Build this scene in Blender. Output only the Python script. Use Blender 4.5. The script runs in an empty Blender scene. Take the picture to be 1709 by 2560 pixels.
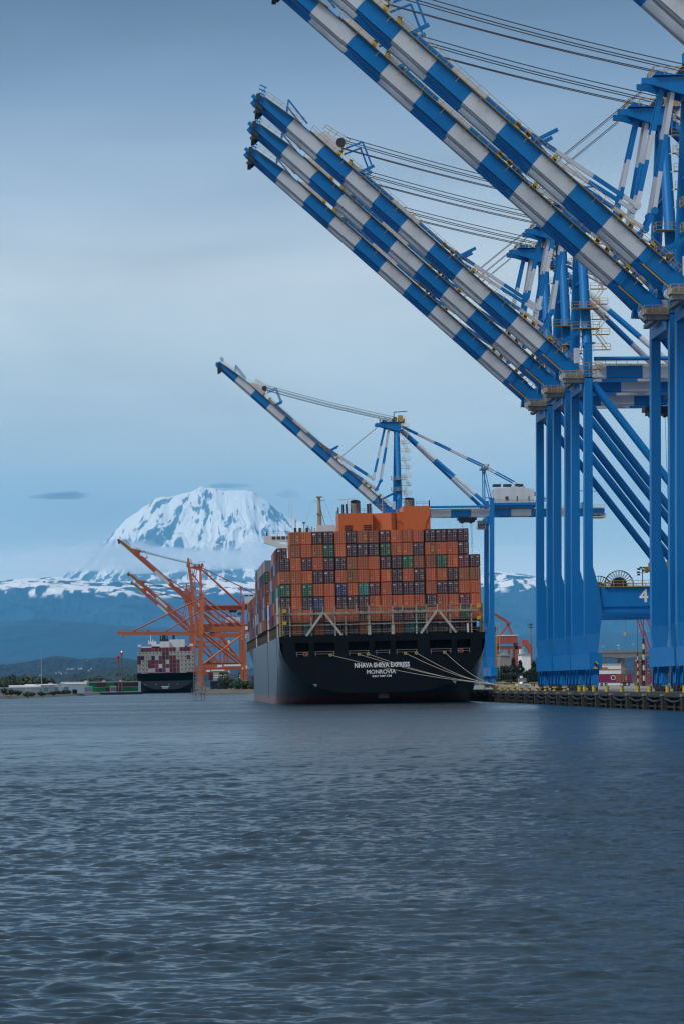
import bpy, bmesh, math, random
import numpy as np
from mathutils import Vector, Matrix
rad = math.radians
C = bpy.context.scene.collection
S = bpy.context.scene

# ------------------------------------------------------------------ camera
F, PX, PY, ROLL, H = 7700.0, 854.5, 1711.0, rad(0.8), 4.4
YAW = math.atan((PX - 430.0) / F)
cd = bpy.data.cameras.new('camera'); cam = bpy.data.objects.new('camera', cd); C.objects.link(cam)
cd.sensor_fit = 'HORIZONTAL'; cd.sensor_width = 36.0; cd.lens = F / 1709.0 * 36.0
cd.shift_y = (PY - 1280.0) / 1709.0; cd.clip_start = 1.0; cd.clip_end = 250000.0
fw = Vector((math.sin(YAW), math.cos(YAW), 0)); rt = Vector((math.cos(YAW), -math.sin(YAW), 0)); up = Vector((0, 0, 1))
cr = rt * math.cos(ROLL) - up * math.sin(ROLL); cu = rt * math.sin(ROLL) + up * math.cos(ROLL)
cam.matrix_world = Matrix(((cr.x, cu.x, -fw.x, 0), (cr.y, cu.y, -fw.y, 0), (cr.z, cu.z, -fw.z, H), (0, 0, 0, 1)))
S.camera = cam

# ------------------------------------------------------------------ world, sun, exposure
SUN_EL, SUN_AZ = rad(48), rad(-118)          # azimuth from +Y, clockwise positive: behind and to the left
world = bpy.data.worlds.new('World'); S.world = world; world.use_nodes = True
def build_world():
    nt = world.node_tree; N = nt.nodes; L = nt.links; N.clear()
    out = N.new('ShaderNodeOutputWorld')
    sky = N.new('ShaderNodeTexSky'); sky.sky_type = 'NISHITA'; sky.sun_disc = False
    sky.sun_elevation = SUN_EL; sky.sun_rotation = SUN_AZ
    b1 = N.new('ShaderNodeBackground'); b1.inputs[1].default_value = 0.07; L.new(sky.outputs[0], b1.inputs[0])
    tc = N.new('ShaderNodeTexCoord'); sp = N.new('ShaderNodeSeparateXYZ'); L.new(tc.outputs['Generated'], sp.inputs[0])
    cr_ = N.new('ShaderNodeValToRGB'); L.new(sp.outputs[2], cr_.inputs[0])
    el = cr_.color_ramp.elements
    pts = [(0.0, (1.0, 1.05, 1.1)), (.030, (.95, 1.02, 1.05)), (.045, (.68, .82, .88)), (.058, (.52, .66, .76)), (.075, (.66, .73, .76)), (.098, (.75, .82, .83)), (.117, (.76, .82, .83)), (.133, (.72, .77, .79)),
           (.158, (.50, .59, .70)), (.19, (.27, .36, .50)), (.222, (.135, .19, .29)), (.30, (.19, .275, .40)), (.5, (.24, .33, .45)), (1.0, (.72, .79, .88))]
    el[0].position, el[0].color = pts[0][0], (*pts[0][1], 1)
    el[1].position, el[1].color = pts[-1][0], (*pts[-1][1], 1)
    for p, c in pts[1:-1]:
        e = el.new(p); e.color = (*c, 1)
    # layered stratus: soft noise stretched along the horizon
    mp = N.new('ShaderNodeMapping'); mp.inputs['Scale'].default_value = (3.0, 3.0, 16.0); L.new(tc.outputs['Generated'], mp.inputs[0])
    nz = N.new('ShaderNodeTexNoise'); nz.inputs['Scale'].default_value = 1.6; nz.inputs['Detail'].default_value = 5; nz.inputs['Roughness'].default_value = .5
    nz.inputs['Distortion'].default_value = .6
    L.new(mp.outputs[0], nz.inputs[0])
    mr = N.new('ShaderNodeMapRange'); mr.inputs[1].default_value = .3; mr.inputs[2].default_value = .7; mr.inputs[3].default_value = .85; mr.inputs[4].default_value = 1.13
    L.new(nz.outputs[0], mr.inputs[0])
    mx = N.new('ShaderNodeMix'); mx.data_type = 'RGBA'; mx.blend_type = 'MULTIPLY'; mx.inputs[0].default_value = 1
    L.new(cr_.outputs[0], mx.inputs[6])
    cb = N.new('ShaderNodeCombineColor'); [L.new(mr.outputs[0], cb.inputs[i]) for i in range(3)]; L.new(cb.outputs[0], mx.inputs[7])
    b2 = N.new('ShaderNodeBackground'); b2.inputs[1].default_value = 1.0; L.new(mx.outputs[2], b2.inputs[0])
    ms = N.new('ShaderNodeMixShader'); ms.inputs[0].default_value = .85
    L.new(b1.outputs[0], ms.inputs[1]); L.new(b2.outputs[0], ms.inputs[2]); L.new(ms.outputs[0], out.inputs[0])
build_world()
sd = bpy.data.lights.new('sun', 'SUN'); sd.energy = 2.3; sd.angle = rad(12); sd.color = (1, .965, .92)
so = bpy.data.objects.new('sun', sd); C.objects.link(so)
so.rotation_euler = Vector((math.sin(SUN_AZ) * math.cos(SUN_EL), math.cos(SUN_AZ) * math.cos(SUN_EL), math.sin(SUN_EL))).to_track_quat('Z', 'Y').to_euler()
S.view_settings.view_transform = 'Standard'; S.view_settings.look = 'None'; S.view_settings.exposure = 0.0; S.view_settings.gamma = 1.0
try:
    S.cycles.use_denoising = True; S.cycles.denoising_prefilter = 'ACCURATE'; S.cycles.filter_width = 1.25; S.cycles.denoiser = 'OPENIMAGEDENOISE'
    S.cycles.max_bounces = 6; S.cycles.volume_bounces = 2; S.cycles.transparent_max_bounces = 12; S.cycles.caustics_reflective = False
except Exception: pass

# ------------------------------------------------------------------ helpers
def ray(x, y):
    dx, dy = x - PX, PY - y; c, s = math.cos(ROLL), math.sin(ROLL)
    a, b = (dx * c + dy * s) / F, (-dx * s + dy * c) / F
    return (math.sin(YAW) + a * math.cos(YAW), math.cos(YAW) - a * math.sin(YAW), b)
def at(x, y, Y):                                  # point at distance Y seen at pixel x, y
    d = ray(x, y); k = Y / d[1]; return Vector((d[0] * k, Y, H + d[2] * k))
def ground(x, y, z=0.0):
    d = ray(x, y); k = (z - H) / d[2]; return Vector((d[0] * k, d[1] * k, z))

class MB:
    def __init__(s): s.v, s.f, s.m, s.sm = [], [], [], []
    def add(s, vs, fs, m=0, smooth=False):
        o = len(s.v); s.v += [tuple(v) for v in vs]
        for f in fs: s.f.append(tuple(i + o for i in f)); s.m.append(m); s.sm.append(smooth)
    def box(s, x0, x1, y0, y1, z0, z1, m=0):
        s.add([(x, y, z) for z in (z0, z1) for y in (y0, y1) for x in (x0, x1)],
              [(0, 2, 3, 1), (4, 5, 7, 6), (0, 1, 5, 4), (2, 6, 7, 3), (0, 4, 6, 2), (1, 3, 7, 5)], m)
    def beam(s, p, q, w, h, m=0, ref=(0, 1, 0), w2=None, h2=None):       # w along ref side, h across
        p, q = Vector(p), Vector(q); d = (q - p).normalized(); r = Vector(ref)
        if abs(d.dot(r)) > .98: r = Vector((1, 0, 0)) if abs(d.x) < .9 else Vector((0, 0, 1))
        b = d.cross(r).normalized(); a = b.cross(d).normalized(); w2 = w if w2 is None else w2; h2 = h if h2 is None else h2
        vs = [c + a * (i * ww / 2) + b * (j * hh / 2) for c, ww, hh in ((p, w, h), (q, w2, h2)) for i, j in ((-1, -1), (1, -1), (1, 1), (-1, 1))]
        s.add(vs, [(3, 2, 1, 0), (4, 5, 6, 7), (0, 1, 5, 4), (1, 2, 6, 5), (2, 3, 7, 6), (3, 0, 4, 7)], m)
    def tube(s, p, q, r, m=0, n=10, r2=None, cap=True):
        p, q = Vector(p), Vector(q); d = (q - p).normalized(); t = Vector((0, 0, 1)) if abs(d.z) < .9 else Vector((1, 0, 0))
        a = d.cross(t).normalized(); b = d.cross(a).normalized(); r2 = r if r2 is None else r2
        vs = [c + (a * math.cos(2 * math.pi * i / n) + b * math.sin(2 * math.pi * i / n)) * R for c, R in ((p, r), (q, r2)) for i in range(n)]
        s.add(vs, [(i, (i + 1) % n, n + (i + 1) % n, n + i) for i in range(n)], m, True)
        if cap: s.add(vs, [tuple(range(n - 1, -1, -1)), tuple(range(n, 2 * n))], m)
    def prism(s, poly, y0, y1, m=0):              # polygon in x,z extruded along y
        n = len(poly); vs = [(x, y0, z) for x, z in poly] + [(x, y1, z) for x, z in poly]
        s.add(vs, [tuple(range(n)), tuple(range(2 * n - 1, n - 1, -1))] + [(i, n + i, n + (i + 1) % n, (i + 1) % n) for i in range(n)], m)
    def striped(s, p, q, w, h, cuts, mats, ref=(0, 1, 0), tube=False):
        p, q = Vector(p), Vector(q); cuts = [0] + list(cuts) + [1]
        for i in range(len(cuts) - 1):
            a, b = p.lerp(q, cuts[i]), p.lerp(q, cuts[i + 1])
            if tube: s.tube(a, b, w, mats[i % 2])
            else: s.beam(a, b, w, h, mats[i % 2], ref)
    def rail(s, pts, m=0, h=1.1, sp=2.0, t=.08, upv=(0, 0, 1)):
        upv = Vector(upv)
        for a, b in zip(pts[:-1], pts[1:]):
            a, b = Vector(a), Vector(b); L = (b - a).length
            if L < .01: continue
            n = max(1, round(L / sp))
            for i in range(n + 1):
                c = a.lerp(b, i / n); s.beam(c, c + upv * h, t, t, m, ref=(b - a).normalized())
            for k in (.55, 1.0): s.beam(a + upv * h * k, b + upv * h * k, t * .8, t * .8, m, ref=(0.3, 1, .2))
    def build(s, name, mats, parent=None, loc=None, fix=True):
        me = bpy.data.meshes.new(name); me.from_pydata(s.v, [], s.f)
        if not isinstance(mats, (list, tuple)): mats = [mats]
        for m in mats: me.materials.append(m)
        me.polygons.foreach_set('material_index', s.m); me.polygons.foreach_set('use_smooth', s.sm); me.update()
        if fix:
            bm = bmesh.new(); bm.from_mesh(me); bmesh.ops.recalc_face_normals(bm, faces=bm.faces); bm.to_mesh(me); bm.free()
        return link(name, me, parent, loc)
def link(name, me, parent=None, loc=None):
    o = bpy.data.objects.new(name, me); C.objects.link(o); o.parent = parent
    if loc is not None: o.location = loc
    return o
def tag(o, label, cat, group=None):
    o['label'] = label; o['category'] = cat
    if group: o['group'] = group
    return o
def thing(name, label, cat, loc=(0, 0, 0), group=None, rz=0.0, sc=1.0):
    o = link(name, None); o.location = loc; o.rotation_euler = (0, 0, rz); o.scale = (sc, sc, sc); o.empty_display_size = 1
    return tag(o, label, cat, group)
def struct(o, kind='structure'): o['kind'] = kind; return o
KIDS = lambda o: [c for c in C.objects if c.parent is o]
def copy_tree(o, parent=None):
    ks = list(o.children); c = o.copy(); C.objects.link(c); c.parent = parent
    for k in ks: copy_tree(k, c)
    return c
def text_mesh(name, body, size, mat, parent, loc, width=None, rot=(math.pi / 2, 0, 0), bold=0.0, depth=.01):
    cu_ = bpy.data.curves.new(name, 'FONT'); cu_.body = body; cu_.size = size; cu_.align_x = 'CENTER'; cu_.align_y = 'CENTER'
    cu_.extrude = depth; cu_.offset = bold
    t = bpy.data.objects.new(name, cu_); C.objects.link(t)
    bpy.context.view_layer.update()
    me = bpy.data.meshes.new_from_object(t.evaluated_get(bpy.context.evaluated_depsgraph_get()))
    bpy.data.objects.remove(t); bpy.data.curves.remove(cu_)
    me.materials.clear(); me.materials.append(mat); me.name = name
    o = link(name, me, parent, loc); o.rotation_euler = rot
    if width:
        xs = [v.co.x for v in me.vertices]; o.scale.x = width / (max(xs) - min(xs))
    return o

# ------------------------------------------------------------------ materials
def mat(name, col, rough=.5, metal=0.0, var=.12, scale=.6, streak=0.0, dirt=None, obj=False, spec=.5, bump=0.0):
    m = bpy.data.materials.new(name); m.use_nodes = True; nt = m.node_tree; N = nt.nodes; L = nt.links
    b = N['Principled BSDF']; b.inputs['Roughness'].default_value = rough; b.inputs['Metallic'].default_value = metal
    b.inputs['Specular IOR Level'].default_value = spec
    tc = N.new('ShaderNodeTexCoord'); mp = N.new('ShaderNodeMapping'); L.new(tc.outputs['Object'], mp.inputs[0])
    mp.inputs['Scale'].default_value = (scale, scale, scale * (.12 if streak else 1))
    nz = N.new('ShaderNodeTexNoise'); nz.inputs['Scale'].default_value = 1.0; nz.inputs['Detail'].default_value = 6; L.new(mp.outputs[0], nz.inputs[0])
    mx = N.new('ShaderNodeMix'); mx.data_type = 'RGBA'; mx.blend_type = 'MIX'
    mr = N.new('ShaderNodeMapRange'); mr.inputs[1].default_value = .42; mr.inputs[2].default_value = .75; mr.inputs[4].default_value = max(var, streak)
    L.new(nz.outputs[0], mr.inputs[0]); L.new(mr.outputs[0], mx.inputs[0])
    d = dirt or tuple(c * .45 for c in col)
    mx.inputs[7].default_value = (*d, 1)
    if obj:
        oi = N.new('ShaderNodeObjectInfo')
        hs = N.new('ShaderNodeHueSaturation'); L.new(oi.outputs['Color'], hs.inputs['Color'])
        m2 = N.new('ShaderNodeMapRange'); m2.inputs[3].default_value = .58; m2.inputs[4].default_value = 1.15; L.new(oi.outputs['Random'], m2.inputs[0]); L.new(m2.outputs[0], hs.inputs['Value'])
        if obj == 'light':
            lt = N.new('ShaderNodeMix'); lt.data_type = 'RGBA'; lt.inputs[0].default_value = .30; lt.inputs[7].default_value = (.8, .72, .68, 1)
            L.new(hs.outputs[0], lt.inputs[6]); L.new(lt.outputs[2], mx.inputs[6])
        else: L.new(hs.outputs[0], mx.inputs[6])
        dk = N.new('ShaderNodeMix'); dk.data_type = 'RGBA'; dk.blend_type = 'MULTIPLY'; dk.inputs[0].default_value = 1; dk.inputs[7].default_value = (.45, .42, .4, 1)
        L.new(oi.outputs['Color'], dk.inputs[6]); L.new(dk.outputs[2], mx.inputs[7])
    else: mx.inputs[6].default_value = (*col, 1)
    L.new(mx.outputs[2], b.inputs['Base Color'])
    if bump:
        bp = N.new('ShaderNodeBump'); bp.inputs['Strength'].default_value = bump; bp.inputs['Distance'].default_value = .05
        n2 = N.new('ShaderNodeTexNoise'); n2.inputs['Scale'].default_value = 6; L.new(tc.outputs['Object'], n2.inputs[0]); L.new(n2.outputs[0], bp.inputs['Height']); L.new(bp.outputs[0], b.inputs['Normal'])
    return m
BLUE = mat('crane_blue_paint', (.002, .180, .50), .45, streak=.45, scale=.35, dirt=(.002, .115, .33), spec=.3)
WHITE = mat('crane_white_paint', (.60, .63, .68), .45, streak=.5, scale=.4, dirt=(.38, .39, .40))
GREYP = mat('grey_paint', (.36, .37, .38), .5, streak=.4, dirt=(.2, .19, .17))
YEL = mat('safety_yellow_paint', (.50, .30, .05), .5)
YEL2 = mat('bright_yellow_paint', (.60, .40, .03), .5, var=.4, dirt=(.35, .22, .03))
BLACK = mat('black_rubber', (.015, .015, .017), .6)
STEEL = mat('galvanised_steel', (.32, .33, .34), .5, .3)
ROPE = mat('wire_rope', (.06, .06, .075), .6)
MOOR = mat('mooring_rope', (.40, .37, .31), .85)
RED = mat('crane_orange_red_paint', (.50, .085, .036), .5, streak=.3, scale=.3, dirt=(.30, .07, .03))
RED2 = mat('old_crane_orange_paint', (.48, .125, .038), .5, streak=.35, scale=.3, dirt=(.3, .09, .03))
DARK = mat('dark_machinery', (.03, .032, .035), .6)
BEIGE = mat('weathered_beige_paint', (.36, .31, .24), .6, streak=.7, scale=1.0, dirt=(.20, .10, .05))
SHIPW = mat('ship_white_paint', (.7, .7, .7), .45, streak=.25, dirt=(.5, .48, .44))
FUNNEL = mat('funnel_orange_paint', (.62, .13, .03), .5, streak=.3, scale=.4, dirt=(.40, .10, .03))
SIGNW = mat('letter_white', (.8, .8, .78), .6)
GLASS = mat('dark_window_glass', (.02, .03, .035), .1)
CONC = mat('concrete', (.24, .23, .215), .85, var=.5, scale=.4, dirt=(.13, .125, .12))
CONCD = mat('wet_dark_concrete', (.042, .042, .04), .8, streak=.8, scale=1.2, dirt=(.02, .022, .02))
WOOD = mat('weathered_timber', (.038, .035, .032), .85, streak=.8, scale=1.5, dirt=(.015, .015, .014))
ASPH = mat('asphalt', (.085, .085, .088), .9, var=.4, scale=.1)
CONT = mat('container_paint', (.5, .5, .5), .5, streak=.35, scale=.9, obj=True)
CDOOR = mat('container_door_paint', (.5, .5, .5), .55, streak=.65, scale=.9, obj=True)
CROD = mat('container_lock_rods', (.5, .5, .5), .45, var=.2, obj='light')
LEAF = mat('leaves', (.045, .075, .03), .7, var=.7, scale=.5, dirt=(.018, .035, .014))
LEAFD = mat('dark_conifer_needles', (.022, .042, .028), .7, var=.6, scale=.6, dirt=(.01, .02, .012))
BARK = mat('bark', (.09, .07, .05), .9)
WALLW = mat('warehouse_white_wall', (.82, .82, .81), .7, streak=.2, scale=.1, dirt=(.6, .6, .59))
WALLG = mat('warehouse_grey_wall', (.50, .52, .55), .7, streak=.2, scale=.1)
MUD = mat('muddy_bank', (.12, .095, .07), .9, var=.6, scale=.2, dirt=(.05, .05, .03))
GRASS = mat('dry_grass', (.10, .105, .045), .9, var=.7, scale=.15, dirt=(.05, .06, .025))

# ------------------------------------------------------------------ noise
def vnoise(x, y, seed=0):
    rs = np.random.RandomState(seed); G = rs.rand(256, 256)
    xi = np.floor(x).astype(int); yi = np.floor(y).astype(int); fx = x - xi; fy = y - yi
    fx = fx * fx * (3 - 2 * fx); fy = fy * fy * (3 - 2 * fy); g = lambda i, j: G[i % 256, j % 256]
    return (g(xi, yi) * (1 - fx) + g(xi + 1, yi) * fx) * (1 - fy) + (g(xi, yi + 1) * (1 - fx) + g(xi + 1, yi + 1) * fx) * fy
def fbm(x, y, o=5, seed=0, ridge=False):
    t = np.zeros_like(x, dtype=float); a, f, s = 1.0, 1.0, 0.0
    for i in range(o):
        n = vnoise(x * f + 17.3 * i, y * f + 9.1 * i, seed + i)
        if ridge: n = 1 - np.abs(2 * n - 1)
        t += a * n; s += a; a *= .5; f *= 2.03
    return t / s
def grid_mesh(name, X, Y, Z, mats, attr=None, smooth=True):
    r, c = X.shape; v = np.stack([X, Y, Z], -1).reshape(-1, 3)
    i = np.arange(r * c).reshape(r, c); q = np.stack([i[:-1, :-1], i[:-1, 1:], i[1:, 1:], i[1:, :-1]], -1).reshape(-1, 4)
    me = bpy.data.meshes.new(name); me.vertices.add(len(v)); me.vertices.foreach_set('co', v.ravel().astype(np.float32))
    me.loops.add(q.size); me.loops.foreach_set('vertex_index', q.ravel().astype(np.int32))
    me.polygons.add(len(q)); me.polygons.foreach_set('loop_start', np.arange(0, q.size, 4, dtype=np.int32))
    me.polygons.foreach_set('use_smooth', np.full(len(q), smooth)); me.update(calc_edges=True); me.validate()
    for m in mats: me.materials.append(m)
    if attr is not None:
        a = me.attributes.new('cover', 'FLOAT', 'POINT'); a.data.foreach_set('value', attr.ravel().astype(np.float32))
    return link(name, me)

# ------------------------------------------------------------------ water
def water():
    m = bpy.data.materials.new('sea_water'); m.use_nodes = True; nt = m.node_tree; N = nt.nodes; L = nt.links
    b = N['Principled BSDF']; b.inputs['Base Color'].default_value = (.006, .022, .035, 1); b.inputs['Roughness'].default_value = .07; b.inputs['IOR'].default_value = 1.33
    tc = N.new('ShaderNodeTexCoord'); mp = N.new('ShaderNodeMapping'); mp.inputs['Scale'].default_value = (.55, 1.0, 1); mp.inputs['Rotation'].default_value = (0, 0, rad(12)); L.new(tc.outputs['Object'], mp.inputs[0])
    acc = None
    for sc, k, dt in ((.12, .16, 2), (.5, .42, 2), (1.8, .6, 3), (6.0, .45, 2)):
        n = N.new('ShaderNodeTexNoise'); n.inputs['Scale'].default_value = sc; n.inputs['Detail'].default_value = dt; n.inputs['Roughness'].default_value = .6; L.new(mp.outputs[0], n.inputs[0])
        sb = N.new('ShaderNodeVectorMath'); sb.operation = 'SUBTRACT'; sb.inputs[1].default_value = (.5, .5, .5); L.new(n.outputs['Color'], sb.inputs[0])
        ml = N.new('ShaderNodeVectorMath'); ml.operation = 'MULTIPLY'; ml.inputs[1].default_value = (k * .8, k * 1.15, 0); L.new(sb.outputs[0], ml.inputs[0])
        if acc:
            ad = N.new('ShaderNodeVectorMath'); L.new(acc.outputs[0], ad.inputs[0]); L.new(ml.outputs[0], ad.inputs[1]); acc = ad
        else: acc = ml
    ge = N.new('ShaderNodeNewGeometry'); ad = N.new('ShaderNodeVectorMath'); L.new(ge.outputs['Normal'], ad.inputs[0]); L.new(acc.outputs[0], ad.inputs[1])
    no = N.new('ShaderNodeVectorMath'); no.operation = 'NORMALIZE'; L.new(ad.outputs[0], no.inputs[0]); L.new(no.outputs[0], b.inputs['Normal'])
    th = np.concatenate([np.linspace(-75, -8.5, 24)[:-1], np.linspace(-8.5, 8.5, 420), np.linspace(8.5, 75, 24)[1:]]) * math.pi / 180 + YAW
    k = np.linspace(0, 1, 2600); R = 1 / (1 / 20.0 * (1 - k) ** 1.0 + 1 / 400.0 * k); R = R[R < 399]
    R = np.concatenate([R, np.geomspace(402, 14000, 160)])
    TH, RR = np.meshgrid(th, R); X = RR * np.sin(TH); Y = RR * np.cos(TH)
    dr = np.gradient(R)[:, None] * np.ones_like(X); dc = RR * math.radians(17 / 420)
    Z = np.zeros_like(X); rs = np.random.RandomState(4)
    patch = .5 + .5 * fbm(X / 38 + 50, Y / 60 + 50, 3, 11) + 1.1 * np.clip(fbm(X / 2.2 + 50, Y / 3.2 + 50, 2, 12) - .52, 0, 1) * 2
    for i in range(64):
        lam = .32 * (3.6 / .32) ** (i / 63.0); a_ = rs.normal(rad(6), rad(30)); kx, ky = math.sin(a_), math.cos(a_); kk = 2 * math.pi / lam
        slope = .029 * (1.15 if .4 < lam < 1.7 else .42)
        fade = np.clip(lam / (1.9 * np.maximum(dr, dc)) - .6, 0, 1)
        ph = kk * (X * kx + Y * ky) + rs.rand() * 6.28 + 1.2 * np.sin(X * rs.uniform(.05, .14) + Y * rs.uniform(.05, .14) + rs.rand() * 6)
        Z += fade * (slope / kk) * (np.sin(ph) + .42 * np.sin(2 * ph) + .2 * np.sin(3 * ph))
    Z *= patch
    at_ = N.new('ShaderNodeAttribute'); at_.attribute_name = 'cover'; L.new(at_.outputs['Fac'], b.inputs['Roughness'])
    unres = np.clip((dr / .12), 0, 60); ro = .13 + .15 * (1 - np.exp(-np.maximum(0, np.log(np.maximum(unres, 1))) / 1.6)) + .16 * (fbm(X / 70 + 9, Y / 45 + 9, 3, 15) - .5)
    return struct(grid_mesh('water', X, Y, Z, [m], ro))
water()

# ------------------------------------------------------------------ land
QX, QZ = 71.5, 2.56                                  # quay face and quay top
def land():
    o = MB(); o.box(QX + 1.9, 900, 250, 1689, -3, QZ); struct(o.build('quay_ground', ASPH))
    o = MB(); o.box(QX + 6.5, 300, 252, 1500, QZ + .004, QZ + .012); struct(o.build('quay_apron', CONC))
    o = MB()
    sh = [(-900, 1150), (-75, 1357), (-60, 1500), (-46, 1750), (-32, 2100), (-60, 2450), (-60, 4200), (-900, 4200)]
    n = len(sh); o.add([(x, y, -1) for x, y in sh] + [(x - 3.5, y + 9, 1.3) for x, y in sh], [tuple(range(n, 2 * n))] + [(i, (i + 1) % n, n + (i + 1) % n, n + i) for i in range(n)])
    struct(o.build('far_shore', MUD))
    sh2 = [(17.2, 1830), (60, 1745), (QX + 1.2, 1690), (QX + 1.2, 6500), (-500, 6500), (-500, 4201), (17.2, 4200)]
    o = MB(); n = len(sh2); o.add([(x, y, -1) for x, y in sh2] + [(x + 1.5, y + 6, 2.2) for x, y in sh2], [tuple(range(n, 2 * n))] + [(i, (i + 1) % n, n + (i + 1) % n, n + i) for i in range(n)])
    struct(o.build('terminal_shore', MUD))
    o = MB(); o.box(-9000, 9000, 6600, 11000, -1, 1.0); struct(o.build('distant_flats', GRASS))
land()

def cover_mat(name, c0, c1, rough=.8, c2=None):      # two ground covers split by the 'cover' attribute
    m = bpy.data.materials.new(name); m.use_nodes = True; nt = m.node_tree; N = nt.nodes; L = nt.links; b = N['Principled BSDF']; b.inputs['Roughness'].default_value = rough
    a = N.new('ShaderNodeAttribute'); a.attribute_name = 'cover'; mx = N.new('ShaderNodeMix'); mx.data_type = 'RGBA'; L.new(a.outputs['Fac'], mx.inputs[0])
    mx.inputs[6].default_value = (*c0, 1); mx.inputs[7].default_value = (*c1, 1); L.new(mx.outputs[2], b.inputs['Base Color']); return m
def px_profile(pts, Y):                               # silhouette points -> X, Z at distance Y
    P = [at(x, y, Y) for x, y in pts]; return np.array([p.x for p in P]), np.array([p.z for p in P])
def mountain():
    D = 66000.0
    xs, zs = px_profile([(-100, 1640), (0, 1585), (100, 1500), (180, 1425), (250, 1366), (290, 1330), (316, 1298), (340, 1281), (370, 1259), (405, 1242), (440, 1237), (470, 1229), (490, 1221), (503, 1214),
                         (515, 1222), (535, 1221), (560, 1226), (600, 1226), (632, 1227), (648, 1241), (675, 1262), (700, 1277), (735, 1298), (770, 1316), (830, 1350), (900, 1400), (980, 1470), (1100, 1600)], D)
    nx, ny = 1000, 420
    x = np.linspace(xs[0], xs[-1], nx); t = np.linspace(0, 1, ny)          # t: 0 front foot, .82 summit ridge
    X, T = np.meshgrid(x, t); top = np.interp(X, xs, zs) + (fbm(X / 260, X * 0 + 2, 4, 19) - .5) * 150 * np.clip((np.interp(X, xs, zs) * -1 + zs.max()) / 300, .12, 1)
    Yy = D - 9000 + T * 11000
    dist = np.clip((D - Yy) / 9000, -.3, 1)
    fall = np.where(dist >= 0, (1 - dist) ** 1.35, 1 + dist * 2.5)
    xr = (X - at(560, 1220, D).x) / 9000.0                                # spread ridges out from the summit
    fan = xr / (.25 + np.clip(dist, 0, 1) + .02)
    warp = fbm(fan * 3 + 5, dist * 5 + 3, 4, 21) - .5
    rid = fbm(fan * 4.2 + 30 + warp * 1.3, dist * 3.0 + 10 + warp, 5, 31, True); rid2 = fbm(X / 620 + 60, Yy / 900 + 60, 5, 41, True)
    amp = np.clip(dist * 3.2, 0, 1)
    Z = top * np.clip(fall, 0, 1) + amp * ((rid - .62) * 1150 + (rid2 - .62) * 420) * (fall ** .5)
    Z = np.minimum(Z, top + 5) + (1 - amp) * (fbm(X / 300, Yy / 300, 3, 3) - .5) * 60
    gx = np.gradient(Z, axis=1) / np.gradient(X, axis=1); gy = np.gradient(Z, axis=0) / np.gradient(Yy, axis=0); slope = np.sqrt(gx ** 2 + gy ** 2)
    alt = Z / zs.max()
    fine = fbm(fan * 22 + 3, dist * 9 + 7, 4, 51); streak = fbm(fan * 9 + 90, dist * 4 + 9, 5, 61)
    rid3 = fbm(fan * 13 + 4 + warp * 2, dist * 7 + 2 + fan * 2.5, 5, 83, True); rock = (streak - .50) * 1.5 + (fine - .5) * 2.3 + (.62 - rid3) * 1.9 + (slope - .75) * .9 - (alt - .62) * 1.7 - .05
    rock = np.clip((rock + (fbm(X / 130 + dist * 6, Yy / 300, 4, 77) - .5) * 2.2 + (fbm(X / 48 + dist * 12, Yy / 120, 3, 78) - .5) * 1.3) * 4.0 + .10, 0, 1)
    cov = 1 - rock
    grid_mesh_o = grid_mesh('mountain', X, Yy, Z, [cover_mat('mountain_snow_and_hazed_rock', (.08, .15, .23), (.92, .92, .92))], cov); struct(grid_mesh_o)  # rock colour has some blue haze mixed in; snow is plain white
mountain()
def ridge(name, D, depth, pts, m, amp, fx, seed, snowline=None, n=900, ny=170):
    xs, zs = px_profile(pts, D); x = np.linspace(xs[0], xs[-1], n); t = np.linspace(0, 1, ny); X, T = np.meshgrid(x, t)
    Yy = D - depth + T * depth * 1.15; f = np.clip(T / .87, 0, 1)
    top = np.interp(X, xs, zs) + (fbm(X / fx, X * 0 + 3, 5, seed) - .5) * amp
    Z = top * np.where(T <= .87, f ** .8, 1 - (T - .87) * 3) + (fbm(X / fx * 2, Yy / fx * 2, 5, seed + 7, True) - .6) * amp * 1.6 * np.sin(np.clip(T / .87, 0, 1) * math.pi)
    cov = None
    if snowline is not None:
        k = (Z - snowline) / (zs.max() - snowline); nn = fbm(X / fx * 8, Yy / fx * 4 + X / fx * 2, 5, seed + 3) - .5
        nn = nn + (fbm(X / fx * 16, Yy / fx * 9, 4, seed + 5) - .5) * 1.3; cov = np.clip((k - .22 + nn * 3.4) * 7, 0, 1) * np.clip((k + .2) * 6, 0, 1)
    o = grid_mesh(name, X, Yy, Z, [m], cov); return struct(o)
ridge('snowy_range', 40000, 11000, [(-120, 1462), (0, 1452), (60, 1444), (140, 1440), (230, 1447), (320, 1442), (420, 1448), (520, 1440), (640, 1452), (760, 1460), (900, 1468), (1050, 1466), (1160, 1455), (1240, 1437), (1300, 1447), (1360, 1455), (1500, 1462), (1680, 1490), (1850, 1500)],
      cover_mat('range_hazed_forest_and_snow', (.010, .10, .21), (.9, .9, .9)), 260, 2200, 71, snowline=at(200, 1500, 40000).z)  # forest base is blued to imitate distance haze beyond what the volume gives
ridge('forested_foothills', 24000, 9000, [(-120, 1560), (100, 1552), (300, 1572), (500, 1580), (800, 1590), (1200, 1585), (1500, 1580), (1850, 1590)], mat('far_forest_haze_tint', (.008, .090, .19), .9, var=.5, scale=.0012, dirt=(.012, .10, .2)), 120, 3000, 81)  # blue of the air painted into the conifer colour, on top of the volume
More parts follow.
